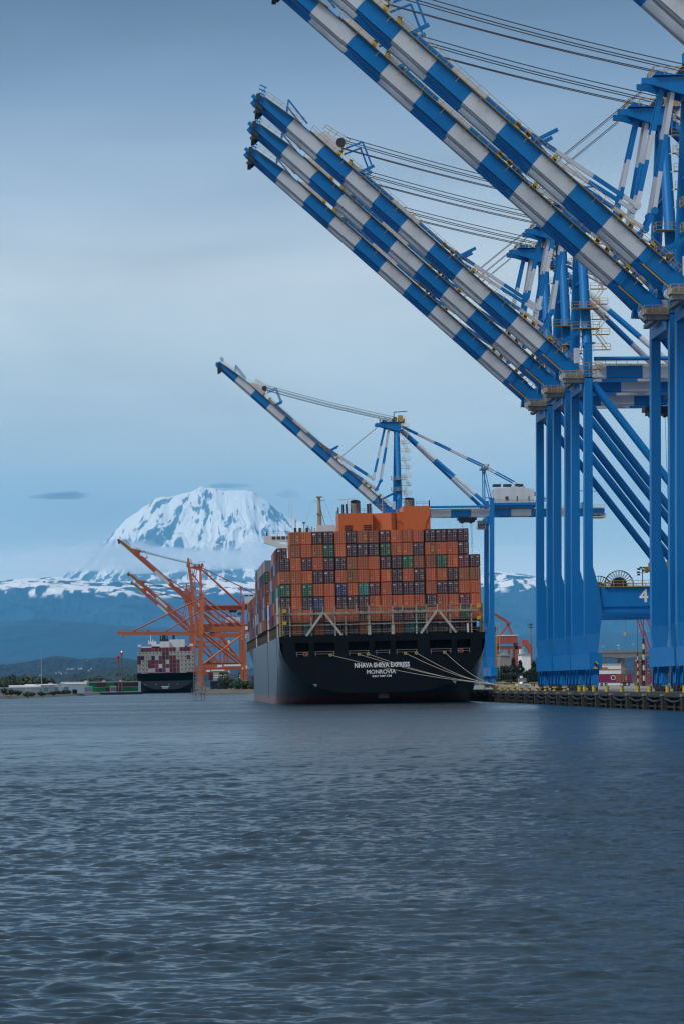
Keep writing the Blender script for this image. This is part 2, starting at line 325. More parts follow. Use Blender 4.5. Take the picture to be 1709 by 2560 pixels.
ridge('wooded_hill', 9000, 2200, [(-120, 1668), (0, 1662), (60, 1652), (140, 1643), (230, 1648), (300, 1645), (400, 1652), (560, 1665), (800, 1675), (1000, 1672), (1250, 1655), (1400, 1642), (1500, 1634), (1620, 1632), (1850, 1625)],
      mat('hill_forest_haze_tint', (.010, .050, .10), .95, var=.7, scale=.02, dirt=(.006, .03, .065)), 30, 160, 91, n=900)  # forest colour shifted to blue, standing in for haze
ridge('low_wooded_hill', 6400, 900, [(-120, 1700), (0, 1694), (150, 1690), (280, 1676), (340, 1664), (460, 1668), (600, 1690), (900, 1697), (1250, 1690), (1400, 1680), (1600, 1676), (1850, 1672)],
      mat('low_hill_forest_haze_tint', (.014, .040, .058), .95, var=.7, scale=.03, dirt=(.008, .02, .033)), 22, 110, 95, n=900)  # slight haze blue painted into this nearer forest colour too

# ------------------------------------------------------------------ blue container cranes
A0 = rad(41.9); HU, HZ = -2.5, 58.2
def crane_frame(ang):
    d = (-math.cos(ang), math.sin(ang)); n = (math.sin(ang), math.cos(ang))
    return lambda s, t, v: Vector((HU + d[0] * s + n[0] * t, v, HZ + d[1] * s + n[1] * t)), Vector((n[0], 0, n[1]))
HAZ = bpy.data.materials.new('hazard_stripes'); HAZ.use_nodes = True
def haz():
    nt = HAZ.node_tree; N = nt.nodes; L = nt.links; b = N['Principled BSDF']; b.inputs['Roughness'].default_value = .5
    tc = N.new('ShaderNodeTexCoord'); w = N.new('ShaderNodeTexWave'); w.bands_direction = 'DIAGONAL'; w.inputs['Scale'].default_value = .45; L.new(tc.outputs['Object'], w.inputs[0])
    r = N.new('ShaderNodeValToRGB'); r.color_ramp.interpolation = 'CONSTANT'; r.color_ramp.elements[0].color = (.02, .02, .02, 1); r.color_ramp.elements[1].color = (.62, .38, .04, 1); r.color_ramp.elements[1].position = .5
    L.new(w.outputs[0], r.inputs[0]); L.new(r.outputs[0], b.inputs['Base Color'])
haz()

mat('repainted_blue', (.010, .205, .50), .45, streak=.5, scale=.35, dirt=(.008, .15, .38))
def build_crane(name, label, P, W, group, tip=None, panel=False, loc=(0, 0, 0), sc=1.0):
    """P main paint, W second stripe paint"""
    root = thing(name, label, 'crane', loc, group, sc=sc); two = [P, W]
    B, nrm = crane_frame(A0); L = 77.7
    # --- boom: twin box girders
    b = MB(); cuts = [0, 7.9, 14.7, 21.5, 28.3, 35.1, 41.9, 48.7, 55.5, 62.3, 69.6, L]
    for v in (-3.3, 3.3):
        for i in range(len(cuts) - 1):
            s0, s1 = cuts[i], cuts[i + 1]; m = 0 if i % 2 == 0 else 1
            if panel and i < 9: m = 1 if i in (4, 5) else 0
            elif panel: m = 2
            t0, t1 = (2.1, 2.1) if i < 10 else (2.1, 1.2)
            q = [B(s, t, v + e) for s, t in ((s0, 0), (s1, 0), (s1, t1), (s0, t0)) for e in (-.5, .5)]
            b.add(q, [(0, 2, 4, 6), (1, 7, 5, 3), (0, 1, 3, 2), (2, 3, 5, 4), (4, 5, 7, 6), (6, 7, 1, 0)], m)
            sg = -1 if v > 0 else 1                                       # inner rail flange and outer top chord
            b.beam(B(s0, -.09, v + sg * .75), B(s1, -.09, v + sg * .75), 1.3, .18, m)
            if i < 10: b.beam(B(s0, 2.17, v - sg * .1), B(s1, 2.17, v - sg * .1), 1.3, .14, 0)
    for s in (3, 21.6, 36.2, 50.8, 62, 73.8): b.beam(B(s, 1.4, -2.8), B(s, 1.4, 2.8), .9, .9, 0, ref=(0, 0, 1))
    boom = b.build('boom', two + [HAZ], root)
    r = MB()
    for v in (-4.35, 4.35):
        r.beam(B(4, 2.30, v), B(66, 2.30, v), .9, .07); sd_ = math.copysign(.42, v)
        r.rail([B(4, 2.34, v + sd_), B(66, 2.34, v + sd_)], upv=nrm, sp=1.9)
        r.rail([B(68, 2.34, v), B(76.5, 1.4, v)], upv=nrm, sp=1.6)
        r.beam(B(68, 2.26, v), B(76.5, 1.36, v), .9, .07)
        for k in range(14): r.beam(B(5 + 4.4 * k, 1.4, v), B(5 + 4.4 * k, 2.28, v + sd_ * .8), .1, .1)
    r.build('walkway_railing', YEL, boom)
    for s in (59, 56.5, 33.5, 31.5, 26.3, 13.5, 11.5, 7.3):
        for v in (-3.9, 3.9): h = MB(); h.beam(B(s, 2.3, v), B(s + .3, 3.3, v), .6, .7); h.build('hazard_bracket', HAZ, boom)
    t = MB()                                                              # tip machinery, lights, davit
    for v in (-3.3, 3.3):
        t.beam(B(77.7, .3, v), B(78.3, .3, v), .9, .6, 0); t.beam(B(75.2, -.5, v), B(76.8, -.5, v), .9, .7, 1)
        t.beam(B(71.3, 2.0, v), B(72.8, 4.1, v), .28, .28, 0); t.beam(B(72.8, 4.1, v), B(67.3, 3.1, v), .28, .28, 0)
    t.beam(B(77.2, .7, -4.2), B(77.2, .7, 4.2), 1.2, .7, 1, ref=(0, 0, 1)); t.beam(B(75.8, -1.1, -3.5), B(75.8, -1.1, 3.5), 1.0, .7, 1, ref=(0, 0, 1))
    for v in (-3.8, 0, 3.8): t.beam(B(77.3, .8, v), B(77.3, 3.0, v), .12, .12, 0); t.beam(B(77.2, 3.0, v), B(78.5, 2.6, v), .2, .2, 0)
    t.build('tip_platform', [P, DARK], boom)
    g = MB()                                                              # sheave frame with gusset where the luffing ropes hang
    for v in (-3.3, 3.3):
        q = [B(s, t_, v + e) for s, t_ in ((66, 2.2), (62.6, 4.5), (60.0, 4.5), (58.5, 2.2)) for e in (-.35, .35)]
        g.add(q, [(0, 2, 4, 6), (1, 7, 5, 3), (0, 1, 3, 2), (2, 3, 5, 4), (4, 5, 7, 6), (6, 7, 1, 0)], 0)
        g.tube(B(60.4, 4.5, v - .5), B(60.4, 4.5, v + .5), .85, 1, 14)
        g.rail([B(64.5, 4.2, v), B(59.5, 5.0, v)], 2, upv=nrm, sp=1.2, t=.11); g.beam(B(59, 4.4, v), B(57.5, 7.3, v), .3, .3, 3); g.beam(B(57.5, 7.3, v), B(53.5, 5.2, v), .3, .3, 3)
    g.beam(B(60.4, 4.5, -3.6), B(60.4, 4.5, 3.6), .7, .7, 1, ref=(0, 0, 1))
    g.build('sheave_frame', [W, DARK, YEL, P], boom)
    for s, l in ((54.3, 3.2), (30.6, 4.2), (6.3, 5.2)):
        for v in (-3.3, 3.3): p = MB(); p.beam(B(s, 2.2, v), B(s - .4 * l, 2.2 + l, v), .55, .55, 0); p.build('stay_support', P, boom)
    # --- forestays (folded, two each side)
    apex = Vector((-3.2, 0, 89.2))
    for v in (-3.3, 3.3):
        st = MB(); v2 = v * .62
        st.striped(B(57, 2.9, v), Vector((-25.2, v, 82.6)), .32, .62, (.12, .45, .72), (1, 0)); st.striped((-25.2, v, 82.6), (-8, v2, 71.3), .32, .62, (.3, .62, .88), (0, 1))
        st.striped((-8, v2, 71.3), (-3.8, v2 * .7, 89), .32, .6, (.12, .38, .62), (1, 0)); st.tube((-8, v2 - .4, 71.3), (-8, v2 + .4, 71.3), .55, 1, 12)
        st.build('forestay', two, root)
        st = MB(); v2 = v * .85
        st.striped(B(31, 2.9, v), Vector((-19.2, v, 75.9)), .32, .62, (.5,), (0, 1)); st.striped((-19.2, v, 75.9), (-7.0, v2, 67.7), .32, .62, (.25, .62), (1, 0))
        st.striped((-7.0, v2, 67.7), (-5.6, v2, 70.4), .32, .6, (), (0, 1)); st.striped((-5.6, v2, 70.4), (-2.4, v2 * .6, 88.6), .32, .6, (.32, .62), (1, 0))
        for q in ((-7.0, v2, 67.7), (-5.6, v2, 70.4)): st.tube((q[0], v2 - .35, q[2]), (q[0], v2 + .35, q[2]), .55, 0, 12)
        st.build('forestay', two, root)
    # --- luffing ropes
    ro = MB()
    for v, dz in ((-3.4, .75), (-3.0, .1), (-2.2, -.15), (2.3, -.55), (3.2, -.2)):
        a, e = B(60.4, 5.1 + dz, v), Vector((-.6, v * .55, 91.2 + dz)); pts = [a.lerp(e, i / 10) - Vector((0, 0, .45 * math.sin(math.pi * i / 10))) for i in range(11)]
        for q, w in zip(pts[:-1], pts[1:]): ro.tube(q, w, .085, 0, 5, cap=False)
    for v in (-2.6, -1.9, 2.2): ro.tube(B(26, 3.6, v), (-6.4, v, 88.7), .05, 0, 5)
    ro.build('luffing_rope', ROPE, root)
    # --- apex head
    a = MB()
    for v in (-2.4, 2.4):
        a.prism([(-7.2, 89.9), (-7.2, 89.1), (-5.6, 88.9), (-1.2, 87.5), (1.4, 87.0), (1.4, 90.2)], v - .3, v + .3, 0)
    a.box(-.8, 1.2, -2.05, 2.05, 87.0, 90.0, 0); a.box(-5.5, 2.6, -3.1, 3.1, 90.21, 90.31, 0)
    a.tube((-.6, -2.2, 91.2), (-.6, 2.2, 91.2), .8, 2, 14); a.box(-4.8, -3.2, -1.2, 1.2, 90.34, 91.1, 0); a.box(.6, 2.2, -1.4, 1.4, 90.34, 92.6, 1)
    a.rail([(-5.5, -3.1, 90.34), (2.6, -3.1, 90.34), (2.6, 3.1, 90.34), (-5.5, 3.1, 90.34), (-5.5, -3.1, 90.34)], 1, t=.11, sp=1.5)
    a.beam((-.9, -1.6, 90.3), (-.9, -1.6, 93.6), .3, .3, 0); a.beam((-.9, -1.6, 93.6), (3.6, -1.6, 93.9), .3, .3, 0)
    a.build('apex_head', [P, YEL, DARK], root)
    # --- mast
    m_ = MB()
    for v in (-1, 1): m_.tube((0, v * 9, 63.2), (.1, v * 1.6, 87.0), .95, 0, 18, r2=.85)
    m_.tube((.05, -4.9, 76.2), (.05, 4.9, 76.2), .35, 0)
    m_.build('mast', P, root)
    s_ = MB()                                                            # zig-zag stair and landings beside the near mast
    for k in range(10):
        z = 62.5 + 2.9 * k; v = -9.6 + (z - 63.2) / 24 * 7.0; u0, u1 = (1.5, 3.6)
        s_.box(u0 - .5, u1 + .5, v - .6, v + .6, z, z + .08, 0); s_.rail([(u1 + .5, v - .6, z), (u0 - .5, v - .6, z)], 0, t=.09, sp=1.3)
        a_, c_ = ((u0, u1) if k % 2 else (u1, u0))
        for w in (-.35, .35): s_.beam((a_, v + w, z), (c_, v + w + .4, z + 2.9), .05, .13, 1); s_.beam((a_, v + w, z + 1), (c_, v + w + .4, z + 3.9), .05, .07, 0)
        for j in range(9): q = (j + .5) / 9; s_.beam((a_ + (c_ - a_) * q, v - .35, z + 2.9 * q), (a_ + (c_ - a_) * q, v + .35, z + 2.9 * q), .3, .05, 1, ref=(1, 0, 0))
        s_.beam((.4, v + .3, z), (u0, v, z), .14, .14, 1)
    for z in (66.5, 70.2):
        s_.box(-2.6, 2.2, -9.8, -7.1, z, z + .1, 0); s_.rail([(-2.6, -9.8, z + .1), (2.2, -9.8, z + .1)], 0, t=.1, sp=1.2); s_.rail([(-2.6, -9.8, z + .1), (-2.6, -7.2, z + .1)], 0, t=.1)
    s_.build('mast_stair', [YEL, SHIPW], root)
    # --- legs, flared at the portal
    for u, w in ((0, -1), (0, 1), (30.5, -1), (30.5, 1)):
        g_ = MB(); sg = 1 if u == 0 else -1; v = 9.0 * w; e = lambda x: u + sg * x - .35 * (u == 0)
        lean = .55 * sg
        prof_r = [(1.35, 6.9), (2.3, 14.5), (1.75, 19.0), (.7, 22.8), (.6 + lean, 63.8)]; prof_l = [(-.85 + lean, 63.8), (-.85, 22.8), (-.95, 10), (-.7, 6.9)]
        g_.prism([(e(x), z) for x, z in prof_r + prof_l], v - 1.0, v + 1.0, 0)
        g_.box(u - 1.0 + lean, u + .85 + lean, v - 1.05, v + 1.05, 63.8, 63.95, 0)
        g_.prism([(e(1.3), 7.05), (e(1.72), 10.4), (e(-.86), 10.4), (e(-.64), 7.05)], v - 1.006, v - .99, 1)
        g_.build('leg', [P, bpy.data.materials['repainted_blue'] if P == BLUE else P], root)
    # --- portal beams, sill beams, upper cross beams
    for v in (-9, 9):
        q = MB(); q.box(1.7, 28.8, v - .7, v + .7, 15.5, 19.0); q.box(1.95, 28.6, v - .55, v + .55, 14.5, 15.5); q.box(2.0, 28.5, v - .78, v + .78, 14.42, 14.72); q.box(2.0, 28.5, v - .78, v + .78, 15.38, 15.62); q.build('portal_beam', P, root)
        w = MB(); w.rail([(2.4, v - .9, 19.05), (28.5, v - .9, 19.05)], 0, t=.1, sp=1.7); w.box(2.4, 28.5, v - 1.1, v + .9, 18.98, 19.06, 0); w.build('portal_railing', YEL, root)
        d_ = MB(); d_.tube((.9, v, 56.5), (29.8, v, 18.6), .72, 0, 20); d_.build('diagonal_brace', P, root)
        d_ = MB(); d_.tube((1.2, v, 61.0), (29.4, v, 61.0), .38, 0, 14); d_.build('top_tie', P, root)
    for u in (0, 30.5):
        sgn = -1 if u == 0 else 1
        q = MB(); q.prism([(u - .95, 3.9), (u + 1.3, 3.9), (u + 1.4, 6.9), (u - 1.05, 6.9)], -13.2, 13.2); q.build('sill_beam', P, root)
        q = MB(); q.box(u - .9, u + .9, -8, 8, 55.4, 57.6); q.build('cross_beam', P, root)
    # --- bogies with wheels
    for u in (0, 30.5):
        for v in (-11.3, -6.6, 6.6, 11.3):
            q = MB(); c = u + .15
            q.add([(c + x, v + y, z) for z, k in ((3.9, .9), (2.9, .65)) for x, y in ((-.8, -k), (.8, -k), (.8, k), (-.8, k))], [(0, 1, 2, 3), (7, 6, 5, 4)] + [(i, (i + 1) % 4, 4 + (i + 1) % 4, 4 + i) for i in range(4)], 0)
            for y in (-1.05, 1.05):
                q.prism([(c - .55, .9), (c + .55, .9), (c + .4, 2.95), (c - .4, 2.95)], v + y - .75, v + y + .75, 0)
                for yy in (-.45, .45): q.tube((c - .35, v + y + yy, .42), (c + .35, v + y + yy, .42), .42, 1, 12)
                q.box(c - .75, c - .5, v + y - .5, v + y + .5, .5, 1.3, 2)
            q.beam((c - .85, v - .9, 3.6), (c - .85, v + .2, 1.0), .2, .35, 0); q.build('bogie', [P, DARK, DARK], root)
    # --- hinge platform
    h = MB()
    h.box(-4.4, .9, -9.6, -7.4, 56.6, 57.35, 1); h.box(-4.0, -.9, -9.5, -7.6, 57.56, 58.5, 1)
    h.box(-4.6, 1.4, -10.0, -7.2, 57.36, 57.55, 1); h.rail([(-4.6, -10.0, 57.55), (1.4, -10.0, 57.55)], 0, t=.12, sp=1.2, h=1.2); h.rail([(-4.6, -10.0, 57.55), (-4.6, -7.2, 57.55)], 0, t=.1); h.box(.9, 2.6, -10.6, -9.2, 58.9, 59.0, 0); h.rail([(-1.2, -10.6, 59.0), (2.6, -10.6, 59.0)], 0, t=.11, sp=1.1); h.box(-2.4, -1.6, -5.5, 5.5, 56.9, 57.5, 1)
    h.box(-2.2, -1.2, -7.4, -6.4, 60.4, 63.2, 2); h.tube((-3.9, -5.2, 58.0), (-3.9, -4.2, 58.0), .8, 2, 14)
    h.build('hinge_platform', [YEL, mat('weathered_grey_paint', (.24, .235, .22), .6, streak=.6, dirt=(.15, .12, .1)) if 'weathered_grey_paint' not in bpy.data.materials else bpy.data.materials['weathered_grey_paint'], WHITE], root)
    k = MB()                                                             # boom foot cover, blue housing and rails at the hinge
    for v in (-3.3, 3.3): k.prism([(-4.6, 58.4), (-1.6, 58.2), (-.9, 60.0), (-2.4, 61.6), (-4.3, 60.4)], v - .8, v + .8, 0)
    k.rail([B(1, 2.2, -4.4), B(5, 2.2, -4.4)], 1, upv=nrm, t=.1, sp=1); k.beam(B(.6, -.3, -4.2), B(6.8, -.3, -4.2), .12, .2, 1); k.beam(B(.6, -.3, -4.2), B(-.6, 1.6, -4.2), .12, .2, 1)
    k.beam(B(7.1, -.6, -4.1), B(7.1, 3.4, -4.1), .12, .12, 0); k.build('boom_hinge', [P, YEL], root)
    # --- girder behind the hinge
    q = MB(); cu_ = [-2.6, 4.2, 11.0, 17.8, 24.6, 31.4, 38.2, 45.0, 51.8, 58.6, 65.4, 70.0]
    for v in (-3.3, 3.3):
        for i in range(len(cu_) - 1):
            m = (i + 1) % 2 if i < 10 else 0
            q.box(cu_[i], cu_[i + 1], v - .5, v + .5, 58.1, 60.3, m); sg = -1 if v > 0 else 1; q.box(cu_[i], cu_[i + 1], v + sg * .2 - .6, v + sg * .2 + .6, 57.9, 58.08, m)
    for u in (-.5, 15, 45, 60, 69): q.box(u - .4, u + .4, -2.8, 2.8, 58.8, 59.9, 0)
    gd = q.build('main_girder', two, root)
    q = MB()
    for v in (-4.4, 4.4):
        q.box(2, 70, v - .4, v + .4, 60.32, 60.4); q.rail([(2, v, 60.4), (70, v, 60.4)], t=.09, sp=2)
    q.build('walkway_railing', YEL, gd)
    q = MB(); q.box(65, 70.4, -4.5, 4.5, 57.2, 57.35, 1); q.rail([(65, -4.5, 57.4), (70.4, -4.5, 57.4), (70.4, 4.5, 57.4)], 1, t=.1); q.box(62.5, 66, -2, 2, 60.5, 62.4, 0); q.beam((63, -1, 62.4), (65, -1, 66.2), .4, .4, 0); q.beam((66, -1, 60.4), (65, -1, 66.2), .4, .4, 0); q.beam((60.5, -1, 66.4), (69, -1, 66.2), .25, .25, 0); q.build('girder_end_platform', [P, YEL], gd)
    # --- stays behind the mast
    for v in (-3.1, 3.1):
        q = MB(); q.striped((1.6, v * .6, 87.6), (29.6, v * 2.7, 61.6), .6, .6, (.19, .40, .62, .86), (0, 1), tube=True); q.build('backstay', two, root)
        q = MB(); q.striped((1.6, v * .6, 89.0), (29.4, v, 75.2), .27, .27, (.2, .4, .6, .8), (0, 1), tube=True); q.striped((29.4, v, 75.2), (56, v, 60.5), .24, .24, (.15, .38, .58, .8), (1, 0), tube=True); q.build('rear_stay', two, root)
    q = MB()
    for v in (-3.1, 3.1): q.beam((29.4, v, 60.3), (29.4, v, 75.2), .35, .35); q.beam((31.6, v, 64), (29.4, v, 74.6), .25, .25)
    q.box(28.4, 30.6, -3.8, 3.8, 74.0, 74.5, 0); q.build('stay_post', P, root)
    q = MB(); q.rail([(28.2, -3.9, 74.5), (30.8, -3.9, 74.5), (30.8, 3.9, 74.5)], 0, t=.1, sp=1.2); q.box(28.2, 30.8, -3.9, 3.9, 73.9, 73.98); q.build('post_platform', YEL, root)
    # --- machinery house
    q = MB(); q.prism([(32.5, 62.4), (46, 62.4), (46, 66.9), (40, 67.9), (32.5, 67.2)], -4.6, 4.6, 0)
    hs = q.build('machinery_house', WHITE, root)
    q = MB()
    for u in (33.6, 37.2, 41.2): q.box(u - 1.3, u + 1.3, -3.5, -.5, 68.0, 68.8)
    for u in (37.0, 40.2, 44.2): q.box(u - .15, u + .15, -4.72, -4.58, 63.0, 64.6)
    q.box(36.2, 37.2, -4.75, -4.6, 63.4, 64.5); q.build('roof_cooler', DARK, hs)
    q = MB(); q.box(31.6, 47.5, -5.8, 5.8, 61.5, 62.38, 0); q.rail([(32, -5.8, 62.4), (47.5, -5.8, 62.4), (47.5, 5.8, 62.4)], 1, t=.1); q.prism([(32.6, 60.5), (46, 60.5), (47, 61.48), (32.6, 61.48)], -5.2, 5.2, 0); q.build('house_platform', [P, YEL], hs)
    # --- trolley, cab, ropes
    q = MB(); q.box(20.4, 26.6, -3.0, 3.0, 56.9, 57.75, 0); q.box(21, 26, -2.6, 2.6, 56.2, 56.88, 0); q.tube((22, -2.4, 56.3), (22, 2.4, 56.3), .5, 0); q.tube((25, -2.4, 56.3), (25, 2.4, 56.3), .5, 0)
    tr = q.build('trolley', DARK, root)
    q = MB(); q.prism([(27.0, 53.6), (29.6, 53.6), (29.9, 56.6), (27.0, 56.6)], -2.6, -.4, 0); q.prism([(26.9, 53.9), (29.3, 53.9), (29.5, 55.6), (26.9, 55.6)], -2.65, -2.58, 1); q.rail([(26.4, -2.9, 53.4), (30.4, -2.9, 53.4)], 0, t=.1); q.build('operator_cab', [GREYP, GLASS], root)
    q = MB()
    for u, v in ((22, -1.6), (22, 1.6), (25, -1.6), (25, 1.6)): q.tube((u, v, 56.4), (u + (-1 if u < 23 else 1) * .6, v, 26), .045, 0, 5)
    q.build('hoist_rope', ROPE, root)
    q = MB(); q.box(21.2, 25.8, -2.4, 2.4, 25.2, 26.0); q.box(21.6, 25.4, -6.1, 6.1, 24.6, 25.18)
    for v in (-6, 5.4): q.box(21.0, 26.0, v, v + .6, 24.2, 25.3)
    q.build('spreader', YEL2, root)
    # --- cable reel and leg ladder
    q = MB(); c = Vector((5.4, -8.0, 19.4)); R_ = 2.65
    for y in (-.5, .5):
        for i in range(28):
            a1, a2 = 2 * math.pi * i / 28, 2 * math.pi * (i + 1) / 28; e = lambda t_, r_: c + Vector((math.cos(t_) * r_, y, math.sin(t_) * r_))
            q.beam(e(a1, .5), e(a1, R_), .07, .07, 0); q.beam(e(a1, R_), e(a2, R_), .1, .1, 0); q.beam(e(a1, 1.4), e(a2, 1.4), .08, .08, 0)
    q.tube(c + Vector((0, -.45, 0)), c + Vector((0, .45, 0)), 1.35, 1, 24); q.tube(c + Vector((0, -.7, 0)), c + Vector((0, .7, 0)), .5, 1, 12)
    q.build('cable_reel', [DARK, DARK], root)
    q = MB(); q.box(-.2, .7, -13.32, -13.2, 4.0, 4.35); q.tube((.25, -13.32, 4.95), (.25, -13.21, 4.95), .42, 0, 4); q.build('warning_sign', HAZ, root)
    q = MB()
    for uu in (31.9, 32.9):
        q.beam((uu, -10.4, 3), (uu, -10.4, 22), .09, .09, 0); q.beam((uu, -9.4, 3), (uu, -9.4, 22), .09, .09, 0)
    for z0 in np.arange(3, 22, 1.0):
        q.beam((31.9, -10.4, z0), (32.9, -10.4, z0), .06, .06, 0)
        q.beam((32.9, -10.4, z0), (32.9, -9.4, z0), .06, .06, 0)
        if int(z0) % 3 == 0: q.box(31.9, 32.9, -10.4, -9.4, z0, z0 + .06)
    q.build('leg_ladder', YEL2, root)
    return root

CX = 76.9
crane_spec = [(627, 'blue and white quay crane, farthest of the three closely parked beside the ship stern'),
              (598.5, 'blue and white quay crane, middle of the three closely parked raised booms'),
              (571, 'blue and white quay crane numbered 4, nearest of the three closely parked'),
              (474, 'large blue and white quay crane with its boom tip leaving the top of the photo'),
              (449.5, 'large blue and white quay crane at the right edge behind the topmost striped boom'),
              (338, 'nearest blue quay crane, only a dark boom underside showing in the top right corner'),
              (1040, 'distant blue and white quay crane rising behind the ship, whole with machinery house')]
crane0 = build_crane('container_crane', crane_spec[0][1], BLUE, WHITE, 'blue and white quay cranes with raised booms', loc=(CX, crane_spec[0][0], QZ))
cranes = [crane0]
for d, lab in crane_spec[1:]:
    c = copy_tree(crane0); c.location = (CX, d, QZ); c['label'] = lab; cranes.append(c)
text_mesh('crane_number', '4', 3.4, SIGNW, cranes[2], (9.7, -9.72, 17.2), bold=.06)

# ------------------------------------------------------------------ shipping containers
CW, CH, CL = 2.38, 2.80, 12.19
def container_meshes():
    b = MB(); hw = CW / 2
    for x in (-hw + .09, hw - .09):
        for y in (.09, CL - .09): b.box(x - .09, x + .09, y - .09, y + .09, .02, CH - .02)
    for z in (.09, CH - .07):
        for y in (.08, CL - .08): b.box(-hw + .18, hw - .18, y - .07, y + .07, z - .07, z + .07)
        for x in (-hw + .07, hw - .07): b.box(x - .06, x + .06, .18, CL - .18, z - .07, z + .07)
    n = 44; ys = np.linspace(.18, CL - .18, n * 4 + 1)                       # corrugated long sides
    for sg in (-1, 1):
        vs = []
        for i, y in enumerate(ys):
            d = (.02, .02, .07, .07)[i % 4]; vs += [(sg * (hw - d), y, .16), (sg * (hw - d), y, CH - .14)]
        b.add(vs, [(2 * i, 2 * i + 2, 2 * i + 3, 2 * i + 1) for i in range(len(ys) - 1)])
    b.box(-hw + .1, hw - .1, .2, CL - .2, CH - .16, CH - .06); b.box(-hw + .1, hw - .1, .2, CL - .2, .1, .2); b.box(-hw + .12, hw - .12, CL - .16, CL - .1, .16, CH - .14)
    body = b.build('shipping_container', CONT)
    b.box(-hw + .16, hw - .16, .06, .12, .16, CH - .14)
    for k in range(9): x = -hw + .3 + k * .225; b.box(x, x + .1, .03, .06, .2, CH - .2)
    closed = b.build('shipping_container', CONT)
    d = MB(); w = (CW - .38) / 2                                            # one door leaf with panel ribs; rods are its sub-part
    d.box(.012, w, .06, .11, .17, CH - .15)
    for k in range(5): z = .17 + (CH - .32) * k / 4; d.box(.03, w - .02, .035, .06, max(.17, z - .07), min(CH - .15, z + .07))
    door = d.build('door', CDOOR)
    r = MB()
    for x in (.28 * w, .78 * w): r.box(x - .05, x + .05, -.015, .03, .12, CH - .1); r.box(x - .09, x + .09, -.02, .03, 1.0, 1.12)
    for k in range(4): z = .45 + k * .65; r.box(w - .06, w + .02, .0, .03, z - .06, z + .06); r.box(.28 * w, .78 * w, .005, .03, z - .02, z + .02)
    for k in range(6): z = .3 + k * (CH - .55) / 5; r.box(.06, w - .06, .01, .034, z - .035, z + .035)
    rod = r.build('lock_rod', CROD)
    p = MB(); p.box(-.22, .22, -.02, 0, -.2, .2); pl = p.build('placard', SIGNW)
    p = MB(); p.box(-.35, .35, -.02, 0, -.3, .3); py_ = p.build('placard', YEL2)
    f = MB(); f.box(-1.0, 1.0, -.04, .05, .2, CH - .2, 0); f.box(-.15, .8, -.1, -.041, CH - 1.35, CH - .75, 1); f.box(-.6, -.1, -.1, -.041, .9, 1.25, 2); f.tube((.3, -.14, CH - .75), (.3, -.101, CH - .75), .35, 1, 12); f.box(-.9, .9, -.08, -.041, .5, .62, 2)
    reef = f.build('reefer_unit', [mat('reefer_panel', (.42, .41, .37), .5), DARK, GREYP])
    ms = [o.data for o in (body, door, rod, pl, py_, reef, closed)]
    for o in (body, door, rod, pl, py_, reef, closed): bpy.data.objects.remove(o)
    return ms
M_BODY, M_DOOR, M_ROD, M_PLW, M_PLY, M_REEF, M_CLOSED = container_meshes()
COL = {'O': ('bright orange', (.70, .125, .018)), 'A': ('dull orange', (.42, .10, .020)), 'M': ('dark maroon', (.075, .018, .038)), 'R': ('crimson', (.19, .014, .035)), 'G': ('dark green', (.005, .105, .045)),
       'T': ('teal', (.012, .26, .22)), 'B': ('navy blue', (.012, .045, .17)), 'K': ('blue black', (.012, .022, .05)), 'S': ('grey blue', (.19, .26, .33)), 'W': ('pale grey', (.52, .53, .52)),
       'P': ('magenta', (.30, .03, .13)), 'N': ('rusty brown', (.22, .06, .035)), 'C': ('cream', (.58, .50, .32)), 'F': ('white', (.42, .40, .35)), 'g': ('bright green', (.01, .28, .08)), 'm': ('maroon', (.17, .030, .045))}
rng = random.Random(5)
def container(code, label, cat, group, Mx, doors=True, parts=True, marks=True):
    o = link('reefer_container' if code == 'F' else 'shipping_container', M_BODY if parts and code != 'F' else M_CLOSED); o.matrix_world = Mx
    nm, c = COL[code]; k = rng.uniform(.85, 1.12); c = tuple(x * k * rng.uniform(.94, 1.06) for x in c); o.color = (*c, 1); tag(o, label, cat, group)
    if not parts: return o
    if code == 'F':
        f = link('reefer_unit', M_REEF, o); return o
    for sg in (-1, 1):
        d = link('door', M_DOOR, o); d.scale.x = sg; d.color = o.color
        if sg < 0 and code == 'A' and rng.random() < .3: d.color = (c[0] * 1.35, c[1] * 1.2, c[2], 1)
        r = link('lock_rod', M_ROD, d); r.color = o.color
    if marks:
        if code in 'MRGBTm':
            p = link('placard', M_PLW, o, (-.72, .02, CH * .78)); p.scale = (rng.uniform(.5, 1.3), 1, rng.uniform(.35, 1))
            p = link('placard', M_PLW, o, (.7, .02, CH * .8)); p.scale = (rng.uniform(.8, 1.5), 1, .22)
            p = link('placard', M_PLW, o, (.68, .02, CH * .42)); p.scale = (.9, 1, rng.uniform(.15, .3))
            if rng.random() < .45: link('placard', M_PLY, o, (.72, .02, CH * .26)).scale = (.55, 1, .6)
        elif rng.random() < .12:
            for zz in (.35, .6): p = link('placard', M_PLY, o, (.62, .02, CH * zz)); p.scale = (.7, 1, .7)
        elif rng.random() < .6:
            p = link('placard', M_PLW, o, (-.6, .02, CH * .3)); p.scale = (.6, 1, .3)
    return o
ORD = ['first', 'second', 'third', 'fourth', 'fifth', 'sixth', 'seventh', 'eighth', 'ninth', 'tenth', 'eleventh', 'twelfth', 'thirteenth', 'fourteenth', 'fifteenth', 'sixteenth', 'seventeenth', 'eighteenth', 'nineteenth', 'twentieth']
ROWN = ['topmost', 'second', 'third', 'fourth', 'fifth', 'sixth', 'seventh', 'lowest']

